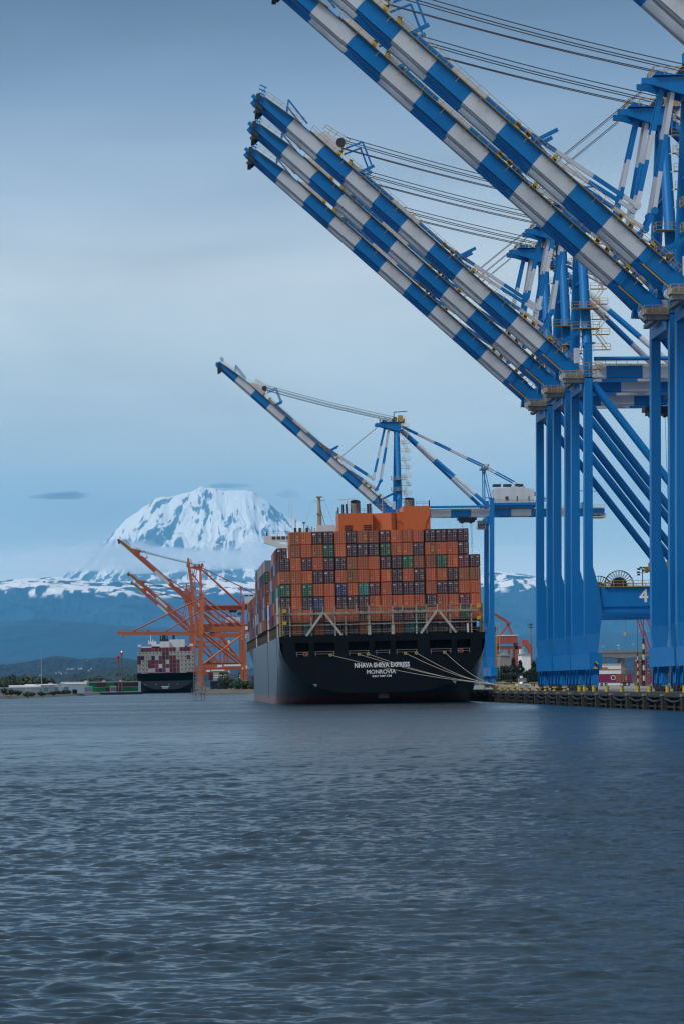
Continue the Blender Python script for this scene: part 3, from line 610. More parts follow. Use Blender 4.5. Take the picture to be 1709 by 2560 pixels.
# ------------------------------------------------------------------ the big ship
SX, SY = 46.93, 683.0
SHIP = Matrix.Translation((SX, SY, 0)) @ Matrix.Rotation(rad(-.65), 4, 'Y')
def hull_mat(name, top=(.010, .011, .014), rough=.3, zred=2.1, red=(.16, .035, .03), spec=.5, dirt=(.022, .023, .028)):
    m = mat(name, top, rough, streak=.5, scale=.35, dirt=dirt, spec=spec); nt = m.node_tree; N = nt.nodes; L = nt.links; b = N['Principled BSDF']
    src = b.inputs['Base Color'].links[0].from_socket
    tc = N.new('ShaderNodeTexCoord'); sp = N.new('ShaderNodeSeparateXYZ'); L.new(tc.outputs['Object'], sp.inputs[0])
    nz = N.new('ShaderNodeTexNoise'); nz.inputs['Scale'].default_value = .25; nz.inputs['Detail'].default_value = 6; L.new(tc.outputs['Object'], nz.inputs[0])
    a = N.new('ShaderNodeMath'); a.operation = 'MULTIPLY_ADD'; a.inputs[1].default_value = .7; L.new(nz.outputs[0], a.inputs[0]); L.new(sp.outputs[2], a.inputs[2])
    lt = N.new('ShaderNodeMath'); lt.operation = 'LESS_THAN'; lt.inputs[1].default_value = zred + .35; L.new(a.outputs[0], lt.inputs[0])
    mx = N.new('ShaderNodeMix'); mx.data_type = 'RGBA'; L.new(lt.outputs[0], mx.inputs[0]); L.new(src, mx.inputs[6]); mx.inputs[7].default_value = (*red, 1); L.new(mx.outputs[2], b.inputs['Base Color'])
    return m
def build_hull(name, hb, length, deck, parent, m, m_tr, bow=.2, openings=()):
    def section(y):                                                    # half outline from keel centre to deck edge
        t = y / length
        kz = 2.5 if y <= 0 else max(-9, 2.5 - 11.5 * (min(y, 60) / 60) ** .7); rz = (11.5 if y < 1 else max(3.5, 11.5 - 8 * min(1, y / 70))); rx = max(4.0, 15.5 - 11 * min(1, y / 80) ** .8)
        w = hb
        if t > 1 - bow: q = (t - 1 + bow) / bow; w = hb * max(.02, 1 - q ** 2.0)
        wb = 1.0 if t < 1 - bow * 1.6 else max(.02, 1 - ((t - 1 + bow * 1.6) / (bow * 1.6)) ** 1.5)      # waterline finer than deck forward
        pts = [(0, kz)]; e = [(w - rx) + rx * math.sin(a) if w > rx else w * math.sin(a) for a in np.linspace(0, math.pi / 2, 13)]
        for a, x in zip(np.linspace(0, math.pi / 2, 13), e): pts.append((max(.01, x), kz + .5 * (x / hb) ** 2 + rz * (1 - math.cos(a)) * .96))
        pts.append((w, deck)); ztop = deck
        return [(x * (wb + (1 - wb) * max(0, min(1, z / ztop))), z) for x, z in pts]
    ys = [0, 2.5, 6, 11, 18, 26, 36, 50, 70, 100, 140, 180, 220] + list(np.linspace(length * (1 - bow), length, 9)); ys = sorted(y for y in ys if y <= length)
    b = MB(); rows = []
    for y in ys:
        h = section(y); full = [(-x, z) for x, z in h[::-1]] + h[1:]; rows.append(full)
    n = len(rows[0]); vs = [(x, y, z) for y, r in zip(ys, rows) for x, z in r]
    b.add(vs, [(i * n + j, i * n + j + 1, (i + 1) * n + j + 1, (i + 1) * n + j) for i in range(len(ys) - 1) for j in range(n - 1)], 0, True)
    b.add([(-rows[i][0][0] * s_ * -1, ys[i], deck) for i in range(len(ys)) for s_ in (1, -1)], [(2 * i, 2 * i + 1, 2 * i + 3, 2 * i + 2) for i in range(len(ys) - 1)], 0)
    hull = b.build('hull', m, parent)
    # transom with real mooring openings
    t = MB(); sec = rows[0]; zl, zh = openings[0] if openings else (0, 0)
    def halfw(z):
        h = section(0)
        for (x0, z0), (x1, z1) in zip(h[:-1], h[1:]):
            if z0 <= z <= z1 and z1 > z0: return x0 + (x1 - x0) * (z - z0) / (z1 - z0)
        return h[-1][0]
    if openings:
        low = [(x, z) for x, z in sec if z < zl]; xl = halfw(zl); xh = halfw(zh)
        t.add([(x, 0, z) for x, z in [(-xl, zl)] + low + [(xl, zl)]], [tuple(range(len(low) + 2))])
        t.add([(x, 0, z) for x, z in [(-xh, zh), (xh, zh), (sec[-1][0], deck), (-sec[-1][0], deck)]], [(0, 1, 2, 3)])
        xs = [-xl] + [q for op in openings[1:] for q in op] + [xl]
        for i in range(0, len(xs), 2): t.box(xs[i], xs[i + 1], 0, .25, zl, zh)
        for a, c in openings[1:]: t.beam((a, .12, zl + 1.0), (c, .12, zl + 1.0), .07, .07, 1); t.beam((a, .12, zl + .5), (c, .12, zl + .5), .06, .06, 1); t.beam((a + .3, .12, zl), (a + .3, .12, zl + 1), .08, .08, 1); t.beam((c - .3, .12, zl), (c - .3, .12, zl + 1), .08, .08, 1)
        t.box(-xl + 1, xl - 1, 7, 7.2, zl - .2, zh + .2); t.box(-xl + 1, xl - 1, .26, 7, zl - .25, zl - .02); t.box(-xl + 1, xl - 1, .26, 7, zh + .05, zh + .25)
    else: t.add([(x, 0, z) for x, z in sec], [tuple(range(len(sec)))])
    tr = t.build('transom', [m_tr, GREYP], hull, fix=False)
    return hull
ship = thing('container_ship', 'large black container ship moored at the quay, stern lettered NHAVA SHEVA EXPRESS', 'ship'); ship.matrix_world = SHIP
def big_ship():
    px = lambda zx: (620 + zx / 2.529 - 956.5) / 11.27
    ops = [(10.85, 13.9)] + [(px(a), px(b)) for a, b in ((300, 385), (418, 550), (632, 768), (803, 900), (933, 1072), (1150, 1290), (1322, 1410))]
    hull = build_hull('hull', 22.86, 332, 15.35, ship, hull_mat('ship_hull_sky_sheen_paint', (.036, .046, .060), .36), hull_mat('transom_black_paint', (.003, .0042, .0075), .5, spec=.18, dirt=(.006, .009, .014)), openings=ops)  # hull side colour lightened to imitate reflected sky; transom keeps the black
    tm = [('ship_name', 'NHAVA SHEVA EXPRESS', 1.4, 12.3, (-.25, -.03, 8.55), .055), ('home_port', 'MONROVIA', 1.25, 6.5, (-.5, -.03, 7.05), .03), ('ship_number', 'IMO 9406738', .62, 4.3, (-.35, -.03, 6.1), .02)]
    for n_, t_, sz, w_, lc, bo in tm: text_mesh(n_, t_, sz, SIGNW, hull, lc, width=w_, bold=bo)
    q = MB()
    for zx in (418, 1300): x = px(zx); z = 4.5; q.box(x - .4, x + .4, -.25, -.01, z, z + .18); q.box(x - .05, x + .35, -.2, -.02, z - .35, z)
    q.build('draught_lamp', GREYP, hull)
    q = MB(); q.prism([(-1.2, 1.2), (1.2, 1.2), (1.0, 2.45), (-1.0, 2.45)], .3, 6, 0); q.build('rudder_head', BLACK, hull)
    for zx in (520, 700, 757, 993, 1062, 1242):
        q = MB(); q.tube((0, -.28, 0), (0, .2, 0), .36, 0, 14); q.tube((0, -.34, 0), (0, -.281, 0), .16, 1, 10); q.build('fairlead_roller', [YEL2, DARK], ship, (px(zx), -.2, 11.05))
    for zx in (360, 1350):
        q = MB(); e = [(.38 * math.cos(a), .38 * math.sin(a)) for a in np.linspace(0, 2 * math.pi, 15)]
        for (a, c), (d, f) in zip(e[:-1], e[1:]): q.tube((a, 0, c), (d, 0, f), .1, 0, 6)
        q.build('life_ring', FUNNEL, ship, (px(zx), .1, 11.35))
    # side details: deck coaming, hull plating lines, stanchions
    q = MB()
    for sg in (-1, 1):
        for k in range(100): y = 3 + k * 3.05; q.box(sg * 22.4 - .12, sg * 22.4 + .12, y, y + .25, 15.36, 18.2)
        q.box(sg * 21.4 - .15, sg * 21.4 + .15, 2, 305, 15.36, 17.7); q.box(sg * 22.5 - .1, sg * 22.5 + .1, 2, 305, 16.4, 16.5); q.box(sg * 22.3 - .5, sg * 22.3 + .5, 2, 305, 18.22, 18.36)
    q.build('deck_coaming', mat('rusty_dark_coaming', (.13, .10, .075), .7, streak=.7, scale=1, dirt=(.05, .035, .025)), ship)
    q = MB()
    for y0 in (15.2, 81, 187):
        for sg in (-1, 1): q.box(sg * 22.3 - .5, sg * 22.3 + .5, y0, y0 + .5, 15.4, 24.5); q.box(sg * 22.3 - .55, sg * 22.3 + .55, y0 - .2, y0 + .7, 20.6, 20.75)
    q.build('lashing_tower', SHIPW, ship)
    q = MB()
    for i, y in enumerate((15.8, 82)): q.box(-22.93, -22.861, y, y + .22, 1.5, 15.3)
    q.box(-22.9, -22.861, 2.2, 3.2, 10.6, 13.3); q.build('hull_strake', mat('hull_seam_paint', (.008, .009, .012), .5), hull)
    # aft lashing bridge
    q = MB(); pz = lambda zy: 15.45 + (922 - zy) / 28.5
    for zx in (207, 270, 405, 557, 622, 770, 920, 1070, 1135, 1285, 1420, 1490): w_ = .4 if zx not in (405, 557, 1070, 1420, 270) else .3; m = 1 if zx in (270, 405, 557, 770, 920, 1070, 1420) else 0; q.box(px(zx) - w_ / 2, px(zx) + w_ / 2, .5, .9, 15.36, 21.9, m)
    for zx in (770, 920): q.box(px(zx) - .35, px(zx) + .35, .42, .49, 15.36, 17.8, 1)
    for zx in (338, 481, 690, 845, 985, 1205, 1352): q.box(px(zx) - .12, px(zx) + .12, .55, .8, 20.6, 21.9, 1)
    q.box(-22.6, 22.5, .3, 1.3, 20.1, 20.6, 0); q.box(-22.6, 22.5, .3, 1.3, 17.7, 17.9, 0)
    for z in (21.2, 21.85, 18.5, 18.95, 16.0, 16.5): q.beam((-22.6, .45, z), (22.5, .45, z), .07, .07, 0)
    for c_, s_ in ((483, -1), (483, 1), (1208, -1), (1208, 1)): q.beam((px(c_ + 6 * s_), .2, 20.4), (px(c_ + 112 * s_), .2, 15.4), .5, .5, 1)
    for x in (-22.3, 22.2):
        for k in range(12): q.beam((x - .3, .2, 15.6 + k * .5), (x + .3, .2, 15.6 + k * .5), .06, .06, 2)
        q.box(x - .35, x - .29, .1, .25, 15.4, 22.6, 2); q.box(x + .29, x + .35, .1, .25, 15.4, 22.6, 2)
    lb = q.build('lashing_bridge', [BEIGE, mat('bridge_pale_paint', (.5, .48, .43), .6, streak=.7, scale=1.2, dirt=(.28, .16, .09)), YEL2], ship)
    for x, z in ((-21.6, 20.7), (-21.6, 18.0), (21.6, 20.9), (21.6, 18.2)): q = MB(); q.box(x - .45, x + .45, -.2, .25, z, z + .75); q.build('lamp_box', YEL2, lb)
    q = MB(); q.tube((21.5, .3, 16.6), (21.5, .3, 17.6), .42, 0, 12); q.tube((21.5, .3, 17.6), (21.5, .3, 17.9), .42, 0, 12, r2=.1); q.box(18.9, 19.3, .2, .5, 15.4, 17.4, 1); q.build('deck_tank', [mat('pale_blue_plastic', (.12, .4, .75), .4), SHIPW], ship)
    # funnel casing
    q = MB(); q.box(-4.75, 3.6, 77, 90, 15.4, 46.7); q.add([(3.6, 79, 15.4), (8.2, 77.2, 15.4), (9.6, 78.6, 15.4), (3.6, 79, 46.6), (8.2, 77.2, 46.6), (9.6, 78.6, 46.7), (3.6, 90, 15.4), (9.6, 90, 15.4), (3.6, 90, 46.6), (9.6, 90, 46.7)], [(0, 1, 4, 3), (1, 2, 5, 4), (3, 4, 5, 9, 8)])
    q.box(9.6, 11.25, 78.2, 90, 15.4, 46.8); q.box(11.25, 17.95, 77.6, 90, 15.4, 48.15); q.beam((10, 78, 45), (13.4, 77.5, 42.4), .25, .2); q.beam((16.8, 77.5, 44), (18, 77.5, 46.5), .2, .2); q.box(16.5, 16.7, 77.4, 77.6, 40, 44)
    cs = q.build('funnel_casing', FUNNEL, ship)
    q = MB()
    for x in (-3.4, 1.3):
        for k in range(4): q.box(x, x + 2.0, 76.93, 77.05, 41.9 + .5 * k, 42.2 + .5 * k)
    q.build('vent_grille', mat('vent_shadow', (.05, .012, .006), .7), cs)
    for x, z0, r, h in ((-.4, 46.7, 1.25, 3.0), (13.0, 48.15, 1.28, 2.0)):
        q = MB(); n = 22; e = [(math.cos(2 * math.pi * i / n), math.sin(2 * math.pi * i / n)) for i in range(n)]
        vs = [(x + a * r, 80 + c * r, z0) for a, c in e] + [(x + a * r, 80 + c * r, z0 + h * (1 + .18 * c)) for a, c in e] + [(x + a * r * .86, 80 + c * r * .86, z0 + h * (1 + .18 * c)) for a, c in e] + [(x + a * r * .86, 80 + c * r * .86, z0 + .3) for a, c in e]
        for l, m in ((0, 0), (1, 1), (2, 1)): q.add(vs, [(l * n + i, l * n + (i + 1) % n, (l + 1) * n + (i + 1) % n, (l + 1) * n + i) for i in range(n)], m)
        q.add(vs, [tuple(range(3 * n, 4 * n))], 1); q.tube((x, 80, z0 + h * .55), (x, 80, z0 + h * .56), r * 1.03, 1, 22); q.build('funnel', [mat('sooty_grey', (.2, .19, .18), .7, streak=.9, scale=2, dirt=(.03, .03, .03)) if 'sooty_grey' not in bpy.data.materials else bpy.data.materials['sooty_grey'], BLACK], cs)
    q = MB()
    for x, h, r in ((-3.6, 2.3, .3), (-2.7, 2.4, .22), (2.6, 2.3, .28), (3.2, 2.4, .3)): q.tube((x, 79, 46.7), (x, 79, 46.7 + h), r, 0, 10)
    q.build('exhaust_pipe', DARK, cs)
    q = MB(); q.rail([(-4.7, 77, 46.7), (3.6, 77, 46.7)], t=.06); q.rail([(14.5, 77.6, 48.15), (17.9, 77.6, 48.15)], t=.06); q.rail([(-4.7, 77, 46.7), (-4.7, 89, 46.7)], t=.06); q.box(-4.95, -4.65, 76.9, 77.1, 46.7, 48.2); q.box(17.6, 17.9, 77.5, 77.7, 48.15, 49.5); q.build('roof_railing', DARK, cs)
    q = MB(); q.tube((-2.4, 81, 46.7), (-2.4, 81, 50.2), .18, 0, 8); q.beam((-4.6, 81, 50.3), (.2, 81, 50.5), .25, .25, 0); q.build('radar_scanner', SHIPW, cs)
    q = MB(); q.tube((6.7, 85, 46.6), (6.7, 85, 50.8), .25, 0, 8, r2=.08); q.beam((5.5, 85, 49.2), (7.5, 85, 49.2), .1, .1); q.beam((5.5, 85, 49.2), (5.5, 85, 50.7), .08, .08); q.beam((5.9, 85, 48), (7.4, 85, 48), .1, .1); q.build('signal_mast', BEIGE, cs)
    # wheelhouse with wings and the radar mast
    q = MB(); q.box(-14, 14, 100, 114, 15.4, 41.5); q.box(-9.2, -4.4, 98, 114, 41.51, 45.0); q.box(-13.5, 14, 101, 113, 41.51, 43.2)
    for sg in (-1, 1):
        q.prism([(sg * 22.3, 43.2), (sg * 22.3, 41.4), (sg * 15.2, 39.2), (sg * 14.0, 39.2), (sg * 14.0, 40.3), (sg * 18.3, 41.2), (sg * 18.3, 41.6), (sg * 14, 41.7), (sg * 14, 43.0)], 111, 113, 0)
    br = q.build('wheelhouse', SHIPW, ship)
    q = MB()
    for k in range(5): q.box(-20.2 + 1.25 * k, -19.3 + 1.25 * k, 110.9, 110.99, 42.25, 43.0)
    q.rail([(-22.2, 111, 43.2), (-14, 111, 43.2)], 0, t=.05, sp=1.2); q.tube((-21.4, 112, 43.2), (-21.4, 112, 44.2), .2, 0, 8); q.build('wing_window', GLASS, br)
    q = MB(); q.tube((-8.2, 103, 45), (-8.2, 103, 52.3), .62, 0, 10, r2=.38); q.box(-8.9, -7.4, 102.3, 103.7, 52.3, 52.6); q.beam((-9.8, 103, 51.4), (-6.9, 103, 51.6), .12, .12); q.beam((-6.8, 103, 45), (-7.9, 103, 49.5), .2, .2); q.beam((-7, 103, 52.2), (-4.6, 103, 45), .06, .06); q.beam((-9.9, 103, 51.4), (-12.2, 103, 45), .04, .04); q.box(-8.9, -7.5, 102.3, 103, 48, 48.3)
    for x, h in ((-14.4, 3.0), (-12.2, 2.6), (-11.2, 2.0), (-10.2, 1.8), (-5.5, 1.6), (-4.2, 1.5), (-9.5, 1.4)): q.tube((x, 103, 43.2), (x, 103, 43.2 + h), .14, 0, 6)
    q.tube((-14.4, 103, 46.2), (-14.4, 103, 46.8), .35, 1, 8); q.tube((-12.2, 103, 45.8), (-12.2, 103, 46.1), .35, 2, 8)
    q.rail([(-14.6, 102, 43.2), (-9.2, 102, 43.2)], 0, t=.06, sp=.9)
    for x in (-14.8, -13.6, -11.8): q.box(x, x + .6, 101.5, 102.5, 43.2, 44.6, 2)
    q.build('radar_mast', [BEIGE, SHIPW, DARK], br)
    q = MB()
    for x, h in ((-19.3, 7.5), (-15.6, 8.5), (-14.9, 10), (-16.5, 5)): q.tube((x, 112, 43), (x, 112, 43 + h), .03, 0, 5)
    q.build('whip_aerial', GREYP, br)
big_ship()
ROWS = ['.AOMMOMAAROOOMMMM.', '.AOAGOMMMGOOMAOOM.', 'MOMOMMAOOMMGAAGORM', 'AOOMMOAOOOMOMOOMAA', 'GOGOOBOTROMMMOMMOO', 'MOMBOMMMOOOOOMOORO', 'MOOMOOOMOOMRGOOOGO', 'KOTOBMMOMMOTGMMMM.']
BASE = 15.5
def stern_stack():
    for r, row in enumerate(ROWS):
        for c, code in enumerate(row):
            if code == '.': continue
            gap = (.0, .0, .0, .0, .0, .12, .12, .12, .12, .24, .24, .24, .24, .4, .4, .4, .4, .4)[c] - .2
            Mx = SHIP @ Matrix.Translation(((c - 8.5) * 2.472 + gap, 1.9 + rng.uniform(-.05, .05), BASE + (7 - r) * 2.905))
            n = len(row.strip('.')); k = c - (1 if r < 2 else 0)
            where = 'left end' if k == 0 else ('right end' if k == n - 1 else ORD[k] + ' from left')
            container(code, f'{COL[code][0]} container, {where} in the {ROWN[r]} row of the stern stack', 'shipping container', 'containers stacked across the ship stern', Mx)
stern_stack()
def side_stacks():
    bay = 0; pal = 'NANMMSSNKMBAMAGSNmS'
    for blk, (y0, n, dx, tiers) in enumerate(((15.9, 5, 0, 5), (82, 7, -.75, 5), (188, 7, -.45, 4))):
        for k in range(n):
            for t in range(tiers + (1 if blk < 2 else 0)):
                if blk == 0 and k >= 3 and t == tiers: continue
                if t == tiers + 1: continue
                code = rng.choice(pal); y = y0 + k * 12.75
                z = BASE + (t + 1) * 2.905
                Mx = SHIP @ Matrix.Translation((-8.5 * 2.472 - .2 + dx + rng.uniform(-.06, .06), y, z))
                lab = f'{COL[code][0]} container on the ship side, tier {t + 1} up, {ORD[bay]} bay from stern'
                container(code, lab, 'shipping container', 'containers along the left side of the ship', Mx, parts=(k == 0), marks=True)
            bay += 1
side_stacks()
def mooring():
    px = lambda zx: (620 + zx / 2.529 - 956.5) / 11.27
    ends = [(520, 602), (700, 610), (757, 616), (993, 624), (1062, 632), (1242, 650)]
    for i, (zx, y) in enumerate(ends):
        a = SHIP @ Vector((px(zx), -.6, 11.05)); e = Vector((QX + 1.0, y, QZ + .55)); q = MB(); N_ = 14; pts = [a.lerp(e, k / N_) - Vector((0, 0, (1.2 + .15 * i) * math.sin(math.pi * k / N_))) for k in range(N_ + 1)]
        for p0, p1 in zip(pts[:-1], pts[1:]): q.tube(p0, p1, .045, 0, 6, cap=False)
        lab = ['from the leftmost yellow roller, longest rope', 'from the second yellow roller', 'from the third yellow roller below the middle opening', 'from the fourth yellow roller right of the name', 'from the fifth yellow roller', 'from the rightmost yellow roller, steepest rope'][i]
        tag(q.build('mooring_rope', MOOR), 'pale mooring rope ' + lab, 'mooring rope', 'mooring ropes from the ship stern to the quay')
mooring()

# ------------------------------------------------------------------ the second, distant ship
S2 = Matrix.Translation((-4.0, 2180, 0)) @ Matrix.Rotation(rad(-.5), 4, 'Y')
ship2 = thing('container_ship', 'distant dark container ship with white superstructure, berthed under the orange cranes', 'ship'); ship2.matrix_world = S2
def small_ship():
    hull = build_hull('hull', 20.6, 300, 8.6, ship2, hull_mat('distant_hull_paint', (.010, .016, .032), .4, .2, (.2, .03, .05)), hull_mat('distant_transom_paint', (.008, .014, .03), .5, .2, (.2, .03, .05)))
    for k, (w_, z) in enumerate(((5.5, 4.2), (4.2, 3.2))):
        q = MB(); n = 9
        for i in range(n): x = -w_ / 2 + w_ * i / n; q.box(x - .6, x + w_ / n * .7 - .6, -.06, -.01, z, z + .62)
        q.build('stern_lettering', SIGNW, hull)
    q = MB()
    for x in (-15, -7, 2, 8): q.box(x - .3, x + .3, -.2, -.01, 5.8, 6.4)
    q.build('fairlead_roller', YEL2, hull)
    q = MB(); q.box(-4, 3, 40, 52, 8.6, 37); q.box(3, 14, 42, 52, 8.6, 38.3); q.box(-10, 15.5, 44, 52, 8.6, 35.3); q.box(-20, -17.4, 44, 47, 33.5, 35.2); q.box(17.4, 20, 44, 47, 33.3, 35.1); q.box(-17.4, 17.4, 44, 46, 32.5, 33.6); w = q.build('superstructure', SHIPW, ship2)
    q = MB(); q.tube((-1, 45, 37), (-1, 45, 42.6), 1.4, 0, 14); q.tube((-3.4, 44, 37), (-3.4, 44, 41.2), .45, 0, 8); q.tube((1.4, 44, 37), (1.4, 44, 41.2), .45, 0, 8); q.box(-4, 2.2, 43, 46, 37, 38.8, 0); q.tube((6, 46, 38.3), (6, 46, 41.5), .9, 0, 12); q.build('funnel', BLACK, w)
    q = MB()
    for x, h, r in ((-10.5, 6.5, .4), (-12, 3, .3), (-9, 3.4, .35), (-7.6, 2.4, .4), (3.8, 3, .3), (8.4, 3.8, .2)): q.tube((x, 46, 35.3), (x, 46, 35.3 + h), r, 0, 6)
    q.box(-12.5, -6.5, 45, 48, 35.3, 37.2); q.build('radar_mast', SHIPW, w)
    R2 = ['.MMMPMMMMMMWMRM.', 'FFFFFFFMMFFFFFFF', 'RKFWKWMKMMMFFFNF', 'RFFMMMMMWMMMFFFF', 'FFFMMPWMMMMMFFFF', 'FFFWWPKPWMRPFFFF', 'MWFMMPTPPPKMFFKP', 'CPFPKWPPWPMKFFMP']
    for r, row in enumerate(R2):
        for c, code in enumerate(row):
            if code == '.': continue
            cc = 'm' if code == 'M' else code; Mx = S2 @ Matrix.Translation(((c - 7.5) * 2.5, 1.5, 8.9 + (7 - r) * 2.93)) @ Matrix.Diagonal((1.0, 1, 1.0, 1))
            k = c - (1 if r == 0 else 0); n = 14 if r == 0 else 16; where = 'left end' if k == 0 else ('right end' if k == n - 1 else ORD[k] + ' from left')
            kind = 'reefer container' if code == 'F' else 'shipping container'
            container(cc, f'{COL[cc][0]} {"refrigerated " if code == "F" else ""}container, {where} in the {ROWN[r]} row on the distant ship', kind, 'white refrigerated containers on the distant ship' if code == 'F' else 'containers stacked on the distant ship', Mx, parts=(code == 'F'))
small_ship()

# ------------------------------------------------------------------ orange cranes of the far terminal
far_a = build_crane('container_crane', 'tall orange crane with striped boom tip, highest of the three slanting orange booms', RED, SHIPW, 'orange cranes with slanting booms', panel=True, loc=(22, 2265, 2.2))
def repaint(o):
    for ch in o.children_recursive:
        if ch.type == 'MESH':
            if ch.name.split('.')[0] in ('forestay', 'backstay', 'rear_stay', 'main_girder', 'sheave_frame'):
                for i, m in enumerate(ch.data.materials):
                    if m == SHIPW: ch.data.materials[i] = RED
            for i, m in enumerate(ch.data.materials):
                if m == YEL: ch.data.materials[i] = RED
repaint(far_a)
for d, x, lab in ((2930, 19.5, 'orange crane with striped boom tip, middle of the three slanting orange booms'), (3177, 19.5, 'orange crane with striped boom tip, lowest and farthest of the slanting orange booms')):
    c = copy_tree(far_a); c.location = (x, d, 2.2); c['label'] = lab
def old_crane(label, ang, loc, low=False):
    root = thing('gantry_crane', label, 'crane', loc, 'older orange gantry cranes'); P = RED2; a = rad(ang); L = 51.0
    d = Vector((-math.cos(a), 0, math.sin(a))); n = Vector((math.sin(a), 0, math.cos(a))); h0 = Vector((-1.5, 0, 33.6))
    b = MB()
    for v in (-3, 3):
        p, q = h0 + Vector((0, v, 0)), h0 + d * L + Vector((0, v, 0)); b.beam(p + n * .95, p.lerp(q, .9) + n * .95, 1.0, 1.9, 0); b.beam(p.lerp(q, .9) + n * .95, q + n * 1.2, 1.0, 1.9, 0, h2=1.1)
        for s in (20, 31.5, 40): b.beam(h0 + d * s + n * 1.8 + Vector((0, v, 0)), h0 + d * (s + .1) + n * 3.2 + Vector((0, v, 0)), .8, 1.6, 0)
    for s in (1, 17, 33, 50): b.beam(h0 + d * s + n + Vector((0, -3, 0)), h0 + d * s + n + Vector((0, 3, 0)), .8, .8, 0, ref=(0, 0, 1))
    b.beam(h0 + d * 47 + Vector((0, -3.6, -.4)), h0 + d * 47 + Vector((0, 3.6, -.4)), 2.2, 1.0, 0, ref=(0, 0, 1)); bo = b.build('boom', P, root)
    b = MB()
    for v in (-3.8, 3.8): b.rail([h0 + d * 2 + n * 2 + Vector((0, v, 0)), h0 + d * 50 + n * 2 + Vector((0, v, 0))], upv=n, t=.12, sp=2.5)
    b.build('walkway_railing', P, bo)
    for u, w in ((0, -1), (0, 1), (26, -1), (26, 1)):
        b = MB(); v = w * 8
        if u == 0: b.beam((-1.5, v, 2.5), (0, v, 34), 1.5, 1.5); b.beam((0, v, 34), (1.0, v * .55, 58), 1.4, 1.6, w2=1.2, h2=1.2)
        else: b.beam((26.5, v, 2.5), (25.5, v, 38), 1.5, 1.5)
        b.build('leg', P, root)
    for v in (-8, 8):
        b = MB(); b.box(-.5, 26, v - .6, v + .6, 13.5, 15.4); b.build('portal_beam', P, root)
        b = MB(); b.box(-1, 27, v * .5 - .6, v * .5 + .6, 37.0, 38.6); b.box(-1, 27, v * .42 - .5, v * .42 + .5, 33.4, 34.8); b.build('main_girder', P, root)
        b = MB(); b.tube((.3, v, 36), (25.6, v, 15.4), .55, 0, 10); b.build('diagonal_brace', P, root)
        b = MB(); b.tube((0, v, 15.4), (25.5, v, 34), .4, 0, 10); b.build('cross_brace', P, root)
        b = MB(); b.tube((1.2, v * .5, 57), (25.6, v * .5, 38.6), .45, 0, 10); b.tube((.6, v * .5, 50), (16, v * .5, 38.6), .4, 0, 10); b.build('backstay', P, root)
        b = MB()
        if low:
            b.tube(h0 + d * 40 + n * 3 + Vector((0, v * .4, 0)), Vector((.8, v * .5, 57)), .32, 0, 8); b.tube(h0 + d * 20 + n * 3 + Vector((0, v * .4, 0)), Vector((.5, v * .5, 49)), .3, 0, 8)
        else: b.tube(h0 + d * 40 + n * 3 + Vector((0, v * .4, 0)), Vector((1.5, v * .5, 66)), .3, 0, 8); b.tube(Vector((1.5, v * .5, 66)), Vector((.8, v * .5, 57.5)), .3, 0, 8)
        b.build('forestay', P, root)
    for u in (0, 26):
        b = MB(); b.box(u - .8 - (u == 0), u + .8, -9, 9, 1.2, 2.6); b.box(u - .6, u + .6, -8, 8, 34.2, 36)
        for v in (-7, -3, 3, 7): b.box(u - 1.3, u - .1, v - 1, v + 1, .2, 1.2)
        b.build('sill_beam', P, root)
    b = MB(); b.beam((1, -4.6, 58), (1, 4.6, 58), 1.4, 1.4, 0, ref=(0, 0, 1)); b.box(-1, 3, -3, 3, 58.8, 59); b.rail([(-1, -3, 59), (3, -3, 59)], t=.12); b.build('apex_head', P, root)
    b = MB(); b.box(9, 12, -8.75, -8.62, 13.7, 15.2); b.box(13, 23.5, -8.75, -8.62, 14.2, 15.3); b.build('sign_board', WALLW, root)
    b = MB()
    for z in (3.5, 12.5, 31.5, 36.5): b.box(26.5, 28.2, -9.4, -7.8, z, z + 2.2)
    b.build('electrical_box', WALLW, root)
    b = MB()
    for k in range(11):
        z = 3 + 3 * k; s_ = 1 if k % 2 else -1; b.beam((27.6 - s_, -9.6, z), (27.6 + s_, -9.6, z + 3), .2, .3); b.box(26.4, 28.8, -10.2, -9, z, z + .12)
    for k in range(7): z = 36 + 3 * k; b.box(1.2, 3.0, -6.5, -5, z, z + .12); b.beam((1.4, -6.4, z), (2.9, -6.4, z + 3), .15, .25)
    b.build('access_stair', P, root)
    return root
old_crane('old orange gantry crane with its boom lowered level over the distant ship', 1.0, (19.0, 1900, 2.2), True)
old_crane('old orange gantry crane with its boom raised almost upright, the taller upright boom', 82.5, (18.5, 1975, 2.2))
old_crane('old orange gantry crane with its boom raised almost upright, the shorter farther boom', 83.5, (18.8, 2480, 2.2))

